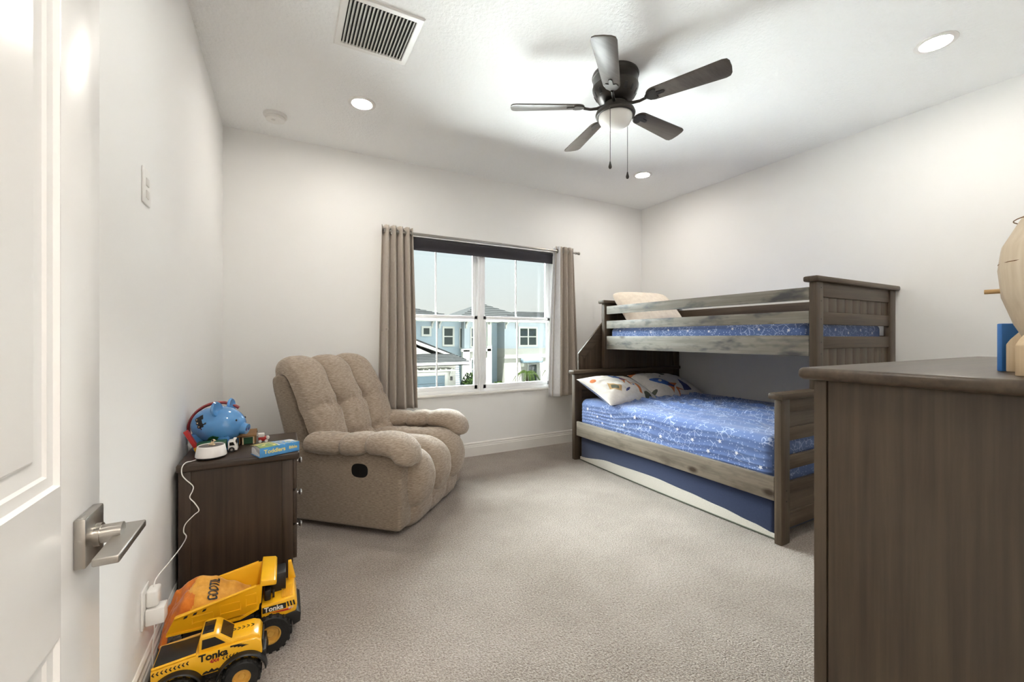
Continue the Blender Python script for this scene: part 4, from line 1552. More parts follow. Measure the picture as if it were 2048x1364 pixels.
# ---- little wooden house and red-white toy
ho = thing('toy_house', 'small brown wooden toy house with an open green front on the nightstand', 'toy house', (-0.148, 2.42, NZ))
g = G()
g.box((-0.186, 2.385, NZ), (-0.181, 2.455, 0.684), 0.001).box((-0.122, 2.385, NZ), (-0.117, 2.455, 0.684), 0.001).box((-0.184, 2.45, NZ), (-0.119, 2.455, 0.684), 0.001)
obj('wall', g, 'ptoy', ho)
obj('doorway', G().box((-0.168, 2.3845, NZ + .002), (-0.126, 2.388, 0.678)), 'green', ho)
g = G()
g.box((-0.172, 2.382, NZ), (-0.166, 2.388, 0.684), 0.001).box((-0.128, 2.382, NZ), (-0.122, 2.388, 0.684), 0.001).box((-0.172, 2.382, 0.678), (-0.122, 2.388, 0.684), 0.001)
obj('door_frame', g, 'tan', ho)
g = G()
g.prism([(2.376, 0.682), (2.420, 0.706), (2.464, 0.682), (2.464, 0.687), (2.420, 0.711), (2.376, 0.687)], 'x', -0.192, -0.112)
obj('roof', g, 'ptoy', ho)
rt = thing('toy_car', 'tiny red and white toy car beside the brown toy house', 'toy', (-0.085, 2.40, NZ))
g = G().box((-0.106, 2.388, NZ + .006), (-0.064, 2.416, NZ + .026), 0.006, seg=3)
obj('body', g, 't_red', rt)
obj('cab', G().box((-0.108, 2.390, NZ + .024), (-0.080, 2.414, NZ + .044), 0.004, seg=3), 't_white', rt)
obj('headlight', G().ell((-0.066, 2.392, NZ + .022), (0.008, 0.008, 0.010)), 't_white', rt)
for x in (-0.098, -0.072):
    for y in (2.389, 2.415):
        obj('wheel', G().cyl((x, y - 0.003, NZ + .007), (x, y + 0.003, NZ + .007), 0.007, n=16), 't_white', rt)

# ---- book
bk = thing('book', 'blue and green picture book with a bent cover on the nightstand edge', 'book', (-0.030, 2.158, NZ), R(22))
bx = G()
L_, D_, T_ = 0.082, 0.052, 0.042
bx.box((-L_, -D_, 0.0), (L_, -D_ + 0.0025, T_), 0.001).box((-L_, -D_, 0), (L_, D_, 0.0025), 0.001)


def cov(u, v):
    x = -L_ + 2 * L_ * u
    y = -D_ + 2 * D_ * v
    return (x, y, T_ + 0.006 * math.sin(PI * v) * (1 - u) + 0.002 * math.sin(u * 5) * v - 0.004 * v)


def covm(u, v):
    if u < 0.46:
        n_ = noise.noise(Vector((u * 9, v * 6, 3)))
        return 1 if n_ > -0.12 + 0.3 * (v - .6) else 2
    if u < 0.50:
        return 3
    return 2 if noise.noise(Vector((u * 14, v * 9, 1))) > 0.22 else 0


bx.grid(cov, 48, 30, mif=covm)
o = obj('cover', bx, ['bookblue', 'bookgreen', 'bookyel', 'paper'], bk, world=False)
md = o.modifiers.new('thick', 'SOLIDIFY')
md.thickness = 0.0015


def pages(u, v):
    y = -D_ + 0.004 + (2 * D_ - 0.008) * v
    a = u
    return (-L_ + 0.002 + 0.0, y, 0.003 + (T_ - 0.006) * a)


g = G()
g.prism([(-D_ + .003, 0.003), (D_ - .004, 0.003), (D_ - .004, 0.030), (0.030, 0.034), (0.010, 0.030), (-0.010, 0.018), (-D_ + .003, 0.012)], 'x', -L_ + .003, L_ - .003)
g.prism([(-D_ + .003, 0.026), (-0.020, 0.030), (0.010, 0.037), (0.045, 0.036), (D_ - .004, 0.034), (D_ - .004, 0.036), (0.02, 0.0405), (-D_ + .003, 0.040)], 'x', -L_ + .003, L_ - .003)
obj('pages', g, 'paper', bk, world=False)
text('title', 'Toddlers', 0.024, frame_mat((-0.022, -D_ - 0.0006, 0.022), (1, 0, 0), (0, 0, 1)), 'bookyel', bk, bold=0.0006, ext=0.0003)
text('title', 'Bible', 0.018, frame_mat((0.054, -D_ - 0.0006, 0.022), (1, 0, 0), (0, 0, 1)), 'bookyel', bk, bold=0.0004, ext=0.0003)

# ------------------------------------------------------------------ toy dump truck (nose towards +x)
dt = thing('toy_dump_truck', 'large yellow toy dump truck parked against the wall outlet', 'toy truck', (-0.145, 1.865, 0))
HY0, HY1 = 1.772, 1.958
g = G()
g.box((-0.30, 1.825, 0.075), (0.045, 1.905, 0.125), 0.006)
g.box((-0.30, 1.795, 0.10), (-0.09, 1.935, 0.15), 0.008)
obj('chassis', g, 'black', dt)
for x in (-0.255, -0.040):
    for s, y in ((-1, 1.797), (1, 1.933)):
        wg = G()
        mt = Matrix.Translation((x, y, 0.068)) @ Matrix.Rotation(R(90), 4, 'X')
        wg.lathe([(0.034, -0.026), (0.060, -0.026), (0.067, -0.018), (0.068, 0.0), (0.067, 0.018), (0.060, 0.026), (0.034, 0.026)], n=40, mat=mt)
        for k in range(18):
            a = 2 * PI * k / 18
            wg.box((-0.005, -0.024, 0.064), (0.005, 0.024, 0.0705), 0.001, mat=Matrix.Translation((x, y, 0.068)) @ Matrix.Rotation(a, 4, 'Y'))
        w_ = obj('wheel', wg, 'rubber', dt)
        hg = G()
        hg.lathe([(0, 0.016), (0.010, 0.018), (0.014, 0.012), (0.026, 0.012), (0.030, 0.024), (0.035, 0.024), (0.035, -0.024), (0, -0.024)], n=32, mat=Matrix.Translation((x, y, 0.068)) @ Matrix.Rotation(R(90) if s < 0 else R(-90), 4, 'X'))
        obj('hub', hg, 'hub', w_)
# hopper: two flared sides, sloping floor and front wall, canopy over the cab
hp = G()
side = [(-0.345, 0.160), (-0.318, 0.218), (-0.085, 0.262), (-0.066, 0.262), (-0.070, 0.190), (-0.098, 0.160), (-0.30, 0.152)]
for y, s in ((HY0, 1), (HY1, -1)):
    pl = side
    tb = bmesh.new()
    va, vb = [], []
    for x, z in pl:
        inset = s * 0.022 * (0.262 - z) / 0.10
        va.append(tb.verts.new((x, y + inset, z)))
        vb.append(tb.verts.new((x, y + inset + s * 0.006, z)))
    tb.faces.new(va)
    tb.faces.new(vb[::-1])
    n = len(pl)
    for i in range(n):
        tb.faces.new((va[i], vb[i], vb[(i + 1) % n], va[(i + 1) % n]))
    hp.add(tb)
    # raised ribs along the outside
    for x0, x1, z0, z1 in ((-0.275, -0.215, 0.175, 0.200), (-0.195, -0.135, 0.182, 0.215), (-0.118, -0.085, 0.190, 0.232)):
        for lo, hi in (((x0, z0), (x1, z0 + .003)), ((x0, z1), (x1, z1 + .003)), ((x0, z0), (x0 + .003, z1)), ((x1, z0), (x1 + .003, z1 + .003))):
            zz = (lo[1] + hi[1]) / 2
            yy = y + s * 0.022 * (0.262 - zz) / 0.10
            hp.box((lo[0], yy - 0.0018, lo[1]), (hi[0], yy + 0.0018, hi[1]))
    # top lip
    hp.tube([(-0.318, y, 0.218), (-0.085, y, 0.262)], 0.0045, 8)
fl = [(-0.345, 0.158), (-0.14, 0.150), (-0.085, 0.170), (-0.070, 0.262), (-0.064, 0.262), (-0.078, 0.164), (-0.135, 0.143), (-0.345, 0.151)]
hp.prism(fl, 'y', HY0 + 0.020, HY1 - 0.020)
hp.prism([(-0.074, 0.258), (-0.070, 0.278), (-0.026, 0.270), (-0.020, 0.262), (-0.022, 0.252), (-0.03, 0.252)], 'y', HY0 - 0.004, HY1 + 0.004, bev=0.002)
hop = obj('hopper', hp, 'tonka', dt)
g = G()
for k in range(3):
    x = -0.297 + k * 0.026
    zz = 0.211 + k * .0048
    yy = HY0 + 0.022 * (0.262 - zz) / 0.10
    obj('stripe', G().prism([(x, zz - 0.008), (x + 0.010, zz - 0.006), (x + 0.013, zz + 0.001), (x + 0.003, zz - 0.001)], 'y', yy - 0.0014, yy + 0.001), 'black', hop)
text('lettering', 'TONKA', 0.020, frame_mat((-0.047, 1.865, 0.2752), (0, 1, 0), (-0.98, 0, 0.18)), 'tonka', hop, ext=0.0008, bold=0.0004)
# cab
g = G()
g.prism([(-0.070, 0.120), (-0.070, 0.175), (0.000, 0.178), (0.040, 0.182), (0.048, 0.150), (0.044, 0.125), (0.0, 0.115)], 'y', 1.788, 1.945, bev=0.005)
cb = obj('cab', g, 'tonka', dt)
g = G()
for k in range(9):
    obj('grille_bar', G().box((-0.004 + k * 0.0045, 1.800, 0.1795), (-0.002 + k * 0.0045, 1.88, 0.183), 0.0005), 'tonka', cb)
obj('cab_box', G().box((-0.060, 1.86, 0.17), (0.010, 1.94, 0.245), 0.004), 'black', dt)
obj('side_wall', G().prism([(0.018, 0.18), (0.018, 0.250), (0.030, 0.250), (0.046, 0.18)], 'y', 1.925, 1.945, bev=0.002), 'tonka', dt)
g = G()
g.box((-0.074, 1.800, 0.17), (-0.068, 1.93, 0.255)).box((-0.060, 1.81, 0.176), (-0.040, 1.84, 0.215), 0.004).box((-0.035, 1.82, 0.178), (-0.028, 1.83, 0.205), 0.001)
obj('seat', g, 'black', dt)
g = G()
g.prism([(-0.02, 0.118), (0.046, 0.126), (0.060, 0.116), (0.058, 0.082), (0.034, 0.074), (0.030, 0.094)], 'y', 1.784, 1.948, bev=0.003)
obj('bumper', g, 'black', dt)
dec = obj('decal', G().box((-0.066, 1.7862, 0.146), (0.010, 1.7885, 0.166)), 'black', cb)
text('lettering', 'Tonka', 0.024, frame_mat((-0.030, 1.7858, 0.156), (1, 0, 0), (0, 0, 1)), 't_white', dec, bold=0.0006, world=True)
for k in range(3):
    x = 0.012 + k * 0.010
    obj('stripe', G().prism([(x, 0.168), (x + 0.005, 0.168), (x + 0.009, 0.150), (x + 0.004, 0.150)], 'y', 1.7862, 1.7885), 'black', cb)
obj('accent', G().prism([(-0.040, 0.142), (0.030, 0.142), (0.024, 0.136), (0.0, 0.136)], 'y', 1.7862, 1.7885), 't_red', cb)
text('lettering', '857', 0.011, frame_mat((0.026, 1.7856, 0.143), (1, 0, 0), (0, 0, 1)), 't_white', cb, world=True)

# cloth heaped in the hopper
cl = thing('costume_vest', 'crumpled orange and yellow cloth heaped in the hopper of the dump truck', 'cloth', (-0.25, 1.865, 0.16))


def heap(u, v):
    x = -0.372 + 0.262 * u
    y = 1.795 + 0.140 * v
    prof = [(0, 0.085), (0.07, 0.160), (0.16, 0.212), (0.28, 0.246), (0.42, 0.252), (0.56, 0.240), (0.75, 0.205), (1.0, 0.164)]
    for (a, h0), (b_, h1) in zip(prof, prof[1:]):
        if a <= u <= b_:
            h = h0 + (h1 - h0) * sstep(a, b_, u)
            break
    e_ = puff(2 * v - 1, 6)
    n_ = 0.020 * noise.noise(Vector((x * 22, y * 20, 1))) + 0.010 * abs(noise.noise(Vector((x * 55, y * 50, 4)))) if u < 0.36 else 0.006 * noise.noise(Vector((x * 26, y * 20, 1)))
    base = 0.158 if u > 0.1 else 0.085
    side = (1 - e_)
    hh = base + (h + 0.050 * v - 0.012 - base) * (0.35 + 0.65 * e_) + n_ * e_
    return (x + (0.012 * noise.noise(Vector((v * 7, 2, u * 5))) if u < .2 else 0), y + 0.004 * noise.noise(Vector((u * 9, v * 9, 7))), hh)


o = obj('cloth', G().grid(heap, 60, 40, mif=lambda u, v: 1 if u < 0.34 + 0.05 * math.sin(v * 9) else 0), ['clothY', 'clothO'], cl, ang=80)
md = o.modifiers.new('thick', 'SOLIDIFY')
md.thickness = 0.0025
g = G()
c0 = Vector(heap(0.57, 0.30))
dx_ = (Vector(heap(0.66, 0.55)) - Vector(heap(0.48, 0.55)))
dy_ = (Vector(heap(0.57, 0.8)) - Vector(heap(0.57, 0.1)))


def wrap_text(name, s, size, fn, parent, material, bold, u0, v0, du, dv):
    """letters laid over the surface fn: text x runs along v, text y runs along -u"""
    cu_ = bpy.data.curves.new('txt', 'FONT')
    cu_.body = s
    cu_.size = 1.0
    cu_.offset = bold
    cu_.align_x = 'CENTER'
    cu_.align_y = 'CENTER'
    to = bpy.data.objects.new('txt', cu_)
    COL.objects.link(to)
    bpy.context.view_layer.update()
    me = bpy.data.meshes.new_from_object(to.evaluated_get(bpy.context.evaluated_depsgraph_get()))
    bpy.data.objects.remove(to)
    bpy.data.curves.remove(cu_)
    bb = bmesh.new()
    bb.from_mesh(me)
    bmesh.ops.triangulate(bb, faces=bb.faces[:])
    bmesh.ops.subdivide_edges(bb, edges=bb.edges[:], cuts=2)
    for v_ in bb.verts:
        u = u0 - v_.co.y * du
        v = v0 + v_.co.x * dv
        p = Vector(fn(u, v))
        nn = (Vector(fn(u + .01, v)) - p).cross(Vector(fn(u, v + .01)) - p).normalized()
        if nn.z < 0:
            nn = -nn
        v_.co = p + nn * 0.0028
    gg = G()
    gg.b = bb
    return obj(name, gg, material, parent)


wrap_text('lettering', 'GOOTIL', 1.0, heap, cl, 'black', 0.030, 0.58, 0.42, 0.145, 0.165)

# ------------------------------------------------------------------ toy pickup (nose towards +x)
pk = thing('toy_pickup', 'yellow and black toy pickup truck parked in front of the dump truck', 'toy truck', (-0.21, 1.70, 0))
PY0, PY1 = 1.640, 1.752
g = G()
g.box((-0.35, 1.660, 0.062), (-0.085, 1.732, 0.098), 0.006)
obj('chassis', g, 'black', pk)
body = [(-0.352, 0.095), (-0.352, 0.148), (-0.236, 0.158), (-0.10, 0.160), (-0.078, 0.158), (-0.064, 0.145), (-0.060, 0.105), (-0.075, 0.088), (-0.16, 0.088), (-0.225, 0.088)]
bg_ = G().prism(body, 'y', PY0, PY1, bev=0.004)
yd = PY0 - 0.0008
for k in range(4):
    bg_.prism([(-0.150 + k * .010, 0.158 - k * .003), (-0.118 + k * .006, 0.156 - k * .003), (-0.130 + k * .006, 0.1545 - k * .003), (-0.150 + k * .010, 0.153 - k * .003)], 'y', yd - .0004, yd + .001, mi=1)
for k in range(7):
    x = -0.225 + k * 0.014
    bg_.prism([(x, 0.092), (x + 0.020, 0.094), (x + 0.012, 0.101 + 0.004 * (k % 2)), (x + 0.004, 0.098)], 'y', yd - .0003, yd + .001, mi=1)
bg_.prism([(-0.345, 0.098), (-0.33, 0.112), (-0.325, 0.106), (-0.31, 0.100)], 'y', yd - .0004, yd + .001, mi=1)
bd = obj('body', bg_, ['tonka', 'black'], pk)
hood = [(-0.165, 0.158), (-0.150, 0.172), (-0.090, 0.172), (-0.070, 0.163), (-0.064, 0.148), (-0.10, 0.150)]
hd_ = obj('hood', G().prism(hood, 'y', PY0 + 0.010, PY1 - 0.010, bev=0.005), 'tonka', pk)
obj('bed_liner', G().box((-0.346, PY0 + 0.007, 0.14), (-0.243, PY1 - 0.007, 0.1585), 0.002), 'black', pk)
obj('bed_rail', G().tube([(-0.35, PY1 - 0.004, 0.153), (-0.240, PY1 - 0.004, 0.162)], 0.004, 8), 'hub', pk)
obj('bed_rail', G().tube([(-0.35, PY0 + 0.004, 0.152), (-0.240, PY0 + 0.004, 0.161)], 0.004, 8), 'tonka', pk)
cabp = [(-0.236, 0.150), (-0.233, 0.202), (-0.224, 0.207), (-0.192, 0.207), (-0.183, 0.202), (-0.142, 0.165), (-0.142, 0.150)]
cbp = obj('cab', G().prism(cabp, 'y', PY0 + 0.008, PY1 - 0.008, bev=0.004), 'tonka', pk)
obj('roof_window', G().box((-0.227, PY0 + 0.022, 0.2065), (-0.197, PY1 - 0.022, 0.2082), 0.001), 'glassblk', cbp)
obj('windshield', G().box((-0.022, PY0 + 0.020, -0.0009), (0.024, PY1 - 0.020, 0.0009), 0.0, mat=Matrix.Translation((-0.1615, 0, 0.1838)) @ Matrix.Rotation(R(42.1), 4, 'Y')), 'glassblk', cbp)
obj('wiper', G().box((0.022, PY0 + 0.020, -0.0012), (0.027, PY1 - 0.020, 0.0022), 0.001, mat=Matrix.Translation((-0.1615, 0, 0.1838)) @ Matrix.Rotation(R(42.1), 4, 'Y')), 'chrome', cbp)
for y in (PY0 + 0.0075, PY1 - 0.0075):
    obj('side_window', G().prism([(-0.227, 0.168), (-0.225, 0.197), (-0.192, 0.197), (-0.164, 0.170)], 'y', y - 0.001, y + 0.001), 'glassblk', cbp)
for x in (-0.290, -0.118):
    for s, y in ((-1, 1.643), (1, 1.749)):
        wg = G()
        mt = Matrix.Translation((x, y, 0.054)) @ Matrix.Rotation(R(90), 4, 'X')
        wg.lathe([(0.026, -0.022), (0.046, -0.022), (0.053, -0.014), (0.054, 0.0), (0.053, 0.014), (0.046, 0.022), (0.026, 0.022)], n=36, mat=mt)
        for k in range(16):
            a = 2 * PI * k / 16
            wg.box((-0.0045, -0.020, 0.050), (0.0045, 0.020, 0.0562), 0.001, mat=Matrix.Translation((x, y, 0.054)) @ Matrix.Rotation(a, 4, 'Y'))
        w_ = obj('wheel', wg, 'rubber', pk)
        hg = G()
        hg.lathe([(0, 0.012), (0.008, 0.014), (0.011, 0.010), (0.021, 0.010), (0.024, 0.021), (0.028, 0.021), (0.028, -0.020), (0, -0.020)], n=28, mat=Matrix.Translation((x, y, 0.054)) @ Matrix.Rotation(R(90) if s < 0 else R(-90), 4, 'X'))
        obj('hub', hg, 'hub', w_)
        # flared black arch over the tyre
        fg = G()

        def fl_(u, v, x=x, y=y):
            a = PI * (0.02 + 0.96 * u)
            r = 0.066 + 0.004 * math.sin(PI * v)
            return (x + r * math.cos(a), y - 0.024 + 0.048 * v, 0.058 + r * math.sin(a) * 0.98)
        fg.grid(fl_, 24, 8)
        fo = obj('fender', fg, 'black', pk)
        md = fo.modifiers.new('thick', 'SOLIDIFY')
        md.thickness = 0.003
obj('front_bumper', G().box((-0.068, PY0 + 0.004, 0.085), (-0.050, PY1 - 0.004, 0.112), 0.004), 'black', pk)
obj('grille', G().box((-0.063, PY0 + 0.012, 0.115), (-0.058, PY1 - 0.012, 0.142), 0.002), 'black', pk)
obj('rear_bumper', G().box((-0.364, PY0 + 0.004, 0.085), (-0.350, PY1 - 0.004, 0.108), 0.004), 'black', pk)
yd = PY0 - 0.0008


def chev(x, z, s=0.007):
    return [(x, z - s), (x + s * .55, z - s), (x - s * .15, z), (x + s * .55, z + s), (x, z + s), (x - s * .75, z)]


g = G()
tk = G()
for k in range(9):
    tk.prism(chev(-0.345 + k * 0.0105, 0.137 + k * .0007, 0.0055), 'y', yd - .0004, yd + .001)
obj('tread_marks', tk, 'black', bd)
tk = G()
for k in range(5):
    tk.prism(chev(-0.168 + k * 0.009, 0.126, 0.005), 'y', yd - .0004, yd + .001)
obj('tread_marks', tk, 'black', bd)
text('lettering', 'Tonka', 0.030, frame_mat((-0.195, yd - 0.0004, 0.144), (1, 0, 0), (0, 0, 1)), 'black', bd, bold=0.0010, world=True)
text('lettering', '4X4', 0.014, frame_mat((-0.192, yd - 0.0004, 0.1265), (1, 0, 0), (0, 0, 1)), 't_red', bd, bold=0.0006, world=True)
tk = G()
for k in range(5):
    x = -0.1475 + k * 0.013
    for yy in (1.694, 1.708):
        tk.box((x, yy - 0.0015, 0.1715), (x + 0.010, yy + 0.0015, 0.1726), 0, mat=Matrix.Translation((x, yy, 0)) @ Matrix.Rotation(R(35 if yy < 1.7 else -35), 4, 'Z') @ Matrix.Translation((-x, -yy, 0)))
obj('tread_marks', tk, 'black', hd_)

pk.location.y -= 0.007

# ------------------------------------------------------------------ tall dresser on the right
DXA, DXB, DYA, DYB, DZT = 1.012, 2.09, 0.068, 0.486, 1.094
dr = thing('dresser', 'tall brown wooden dresser in the right foreground, side panel to the room', 'dresser', (1.55, 0.28, 0))
obj('top', G().box((DXA - 0.022, DYA - 0.006, DZT - 0.026), (DXB + 0.022, DYB + 0.024, DZT), 0.011, seg=4), 'dr_x', dr)
for x, s in ((DXA, 1), (DXB, -1)):
    x1 = x + s * 0.020
    lo, hi = min(x, x1), max(x, x1)
    obj('stile', G().box((lo, DYB - 0.024, 0), (hi, DYB, DZT - 0.026), 0.002), 'dr_z', dr)
    obj('stile', G().box((lo, DYA, 0), (hi, DYA + 0.03, DZT - 0.026), 0.002), 'dr_z', dr)
    xp = x + s * 0.002
    obj('side_panel', G().box((min(xp, xp + s * .012), DYA + 0.032, 0.04), (max(xp, xp + s * .012), DYB - 0.0265, DZT - 0.026), 0.001), 'dr_z', dr)
    obj('groove_filler', G().box((min(xp + s * .006, xp + s * .016), DYB - 0.03, 0.04), (max(xp + s * .006, xp + s * .016), DYB - 0.02, DZT - 0.026)), 'dark', dr)
obj('back_panel', G().box((DXA + 0.02, DYA, 0.04), (DXB - 0.02, DYA + 0.008, DZT - 0.026)), 'dr_x', dr)
obj('plinth', G().box((DXA + 0.02, DYB - 0.03, 0.01), (DXB - 0.02, DYB - 0.012, 0.10), 0.002), 'dr_x', dr)
for r_ in range(5):
    z0 = 0.11 + r_ * 0.189
    for c_ in range(2):
        x0 = DXA + 0.024 + c_ * 0.516
        d = obj('drawer', G().box((x0, DYB - 0.02, z0), (x0 + 0.512, DYB + 0.004, z0 + 0.183), 0.004), 'dr_x', dr)
        mt = Matrix.Translation((x0 + 0.256, DYB + 0.004, z0 + 0.09)) @ Matrix.Rotation(R(-90), 4, 'X')
        obj('knob', G().lathe([(0.006, 0), (0.006, 0.012), (0.014, 0.016), (0.013, 0.024), (0, 0.026)], n=18, mat=mt), 'chrome', d)

# wooden rocket toy standing on the dresser
RX, RYY = 1.168, 0.160
rk = thing('toy_rocket', 'pale plywood toy rocket standing on the dresser at the right edge', 'toy', (RX, RYY, DZT))


def rbody(u, v):
    zs_ = [(0.0, 0.058), (0.10, 0.073), (0.25, 0.088), (0.40, 0.0925), (0.52, 0.088), (0.66, 0.066), (0.80, 0.040), (0.92, 0.016), (1.0, 0.003)]
    for (a, r0), (b_, r1) in zip(zs_, zs_[1:]):
        if a <= v <= b_ + 1e-9:
            r = r0 + (r1 - r0) * (v - a) / (b_ - a)
            break
    a = 2 * PI * u
    k = 12
    fac = math.cos(PI / k) / math.cos((a % (2 * PI / k)) - PI / k)
    r *= 0.4 + 0.6 * fac
    return (RX + r * math.cos(a), RYY + r * math.sin(a), DZT + 0.055 + 0.33 * v)


obj('body', G().grid(rbody, 60, 40, cu=True), 'ply', rk, ang=20)


def ringf(z, r, w_):
    return G().lathe([(r, -w_), (r + 0.0012, 0), (r, w_)], (RX, RYY, z), 36)


obj('seam', ringf(DZT + 0.055 + 0.33 * .43, 0.0895, 0.001), 'ptoy', rk)
obj('seam', ringf(DZT + 0.055 + 0.33 * .66, 0.0715, 0.001), 'ptoy', rk)
for k in range(4):
    a = R(151 + 90 * k)
    mt = Matrix.Translation((RX, RYY, DZT)) @ Matrix.Rotation(a, 4, 'Z')
    obj('fin', G().prism([(0.045, 0.0), (0.045, 0.10), (0.060, 0.095), (0.093, 0.062), (0.100, 0.052), (0.100, 0.0), (0.080, 0.0), (0.072, 0.035), (0.062, 0.035), (0.058, 0.0)], 'y', -0.008, 0.008, mat=mt, bev=0.002), 'pine', rk)
pg = Vector((-0.136, 0.99, 0))
p0 = Vector((RX, RYY, DZT + 0.150))
obj('dowel', G().cyl(p0 + pg * 0.07, p0 + pg * 0.107, 0.0042, n=16), 'p_tan', rk)
bl = Vector((1.210, 0.256, DZT))
mt = Matrix.Translation(bl) @ Matrix.Rotation(R(-35), 4, 'Z')
tag(obj('picture_block', G().box((0.0, 0.0, 0.0), (0.07, 0.010, 0.092), 0.002, mat=mt), 't_blue'), 'thin blue upright board behind the wooden rocket on the dresser', 'board')

# ------------------------------------------------------------------ outdoors: the house across the street
GZ = -3.6
struct('ground', G().box((-60, BW + 0.6, GZ - 0.3), (90, 18, GZ)), 'x_ground')
struct('road', G().box((-60, 18, GZ - 0.3), (90, 25, GZ - 0.04)), 'x_road')
struct('lawn', G().box((-60, 25, GZ - 0.3), (90, 140, GZ)), 'x_lawn')
hs = thing('house', 'pale blue two-storey house across the street with a garage', 'house', (18, 36, GZ))


def hwin(x0, x1, z0, z1, y, cols=1, rows=2, tr_=0.18):
    g_ = G()
    g_.box((x0 - tr_, y - 0.07, z0 - tr_), (x1 + tr_, y, z0)).box((x0 - tr_, y - 0.07, z1), (x1 + tr_, y, z1 + tr_)).box((x0 - tr_, y - 0.07, z0), (x0, y, z1)).box((x1, y - 0.07, z0), (x1 + tr_, y, z1))
    for c_ in range(1, cols):
        xm = x0 + (x1 - x0) * c_ / cols
        g_.box((xm - 0.07, y - 0.06, z0), (xm + 0.07, y, z1))
    for r_ in range(1, rows):
        zm = z0 + (z1 - z0) * r_ / rows
        g_.box((x0, y - 0.06, zm - 0.05), (x1, y, zm + 0.05))
    f = obj('window', g_, 'x_trim', hs)
    obj('pane', G().box((x0, y - 0.04, z0), (x1, y - 0.02, z1)), 'x_glass', f)


def siding(x0, x1, z0, z1, y0, y1, m, step=0.2):
    g_ = G()
    g_.box((x0, y0 + 0.03, z0), (x1, y1, z1))
    z = z0
    while z < z1 - 0.01:
        zt = min(z1, z + step)
        g_.prism([(y0, z), (y0 + 0.03, z), (y0 + 0.03, zt), (y0 + 0.02, zt)], 'x', x0, x1)
        z += step
    return obj('wall', g_, m, hs)


siding(18.83, 30, 0.09, 2.75, 36, 42, 'x_blue2')
siding(18.83, 30, -0.78, 0.09, 35.95, 42, 'x_white')
obj('band', G().box((18.8, 35.9, -0.86), (30, 36, -0.78)), 'x_trim', hs)
obj('wall', G().box((18.83, 36, GZ), (30, 42, -0.8)), 'x_white', hs)
siding(17.35, 18.83, GZ, 2.75, 37.6, 42, 'x_blue')
siding(5.0, 14.75, GZ, 2.75, 37.0, 42, 'x_blue')
obj('wall', G().box((14.75, 36.2, GZ), (17.35, 42, 0.0)), 'x_white', hs)
siding(14.75, 17.35, 0.0, 2.75, 36.2, 42, 'x_blue2')
obj('pilaster', G().box((14.55, 36.0, GZ), (15.2, 36.3, 0.0)), 'x_trim', hs)
obj('pilaster', G().box((17.0, 36.0, GZ), (17.45, 36.3, 2.7)), 'x_trim', hs)
obj('band', G().box((14.4, 36.0, -0.15), (17.4, 36.3, 0.1)), 'x_trim', hs)
hwin(20.55, 22.4, 0.42, 2.05, 36, 2, 2)
hwin(11.1, 11.65, 1.45, 2.0, 37, 1, 1)
hwin(13.05, 13.88, 0.5, 2.0, 37, 1, 2)
hwin(15.45, 16.9, 0.35, 2.0, 36.2, 2, 2, 0.12)
hwin(14.62, 14.80, 0.2, 2.0, 36.95, 1, 1, 0.08)
hwin(15.45, 16.9, -3.4, -0.9, 36.2, 1, 1, 0.12)
hwin(21.5, 22.45, -3.4, -1.55, 36, 1, 2, 0.15)
obj('awning', G().box((20.6, 35.4, -1.35), (22.85, 36, -0.9), 0.02), 'x_garage', hs)
obj('awning_bracket', G().box((20.65, 35.5, -1.7), (20.75, 36, -1.35)), 'x_trim', hs)
# main eaves, fascia, brackets and hip roofs
for (x0, x1, y0) in ((18.3, 30.6, 35.3), (14.2, 18.3, 35.5), (4.0, 14.2, 36.3)):
    obj('eave', G().box((x0, y0, 2.62), (x1, 42.6, 2.86)), 'x_trim', hs)
for x, y in ((11.9, 37), (12.6, 37), (14.9, 36.2), (17.2, 36.2), (18.95, 36), (20.1, 36), (23.7, 36)):
    obj('bracket', G().prism([(y - 0.6, 2.62), (y, 2.62), (y, 2.0), (y - 0.12, 2.0), (y - 0.15, 2.35)], 'x', x - 0.07, x + 0.07), 'x_trim', hs)


def hip(x0, x1, y0, y1, z0, zr, ins):
    g_ = G()
    tb_ = bmesh.new()
    ym = (y0 + y1) / 2
    n_ = 9
    for k in range(n_):
        a, b_ = k / n_, (k + 1) / n_

        def pt(t, left):
            xl, xr = x0 + ins * t, x1 - ins * t
            return (xl if left else xr, y0 + (ym - y0) * t, z0 + (zr - z0) * t)
        lo = 0.05
        p = [Vector(pt(a, 1)), Vector(pt(a, 0)), Vector(pt(b_, 0)), Vector(pt(b_, 1))]
        p[0].z += lo
        p[1].z += lo
        vs = [tb_.verts.new(q_) for q_ in p]
        tb_.faces.new(vs)
        f0 = [tb_.verts.new(q_) for q_ in (pt(a, 1), pt(a, 0))]
        tb_.faces.new((f0[0], f0[1], vs[1], vs[0]))
    for sgn in (0, 1):
        X = x0 if sgn else x1
        xe = x0 + ins if sgn else x1 - ins
        tb_.faces.new([tb_.verts.new(q_) for q_ in ((X, y0, z0), (X, y1, z0), (xe, ym, zr))])
    tb_.faces.new([tb_.verts.new(q_) for q_ in ((x0, y1, z0), (x1, y1, z0), (x1 - ins, ym, zr), (x0 + ins, ym, zr))])
    g_.add(tb_)
    return obj('roof', g_, 'x_roof', hs, ang=10)


hip(13.9, 22.6, 36.2, 44.5, 2.86, 4.75, 4.3)
hip(17.8, 31, 35.2, 43.0, 2.86, 3.95, 4.0)
hip(3.5, 15.2, 36.2, 43, 2.86, 3.95, 4.2)
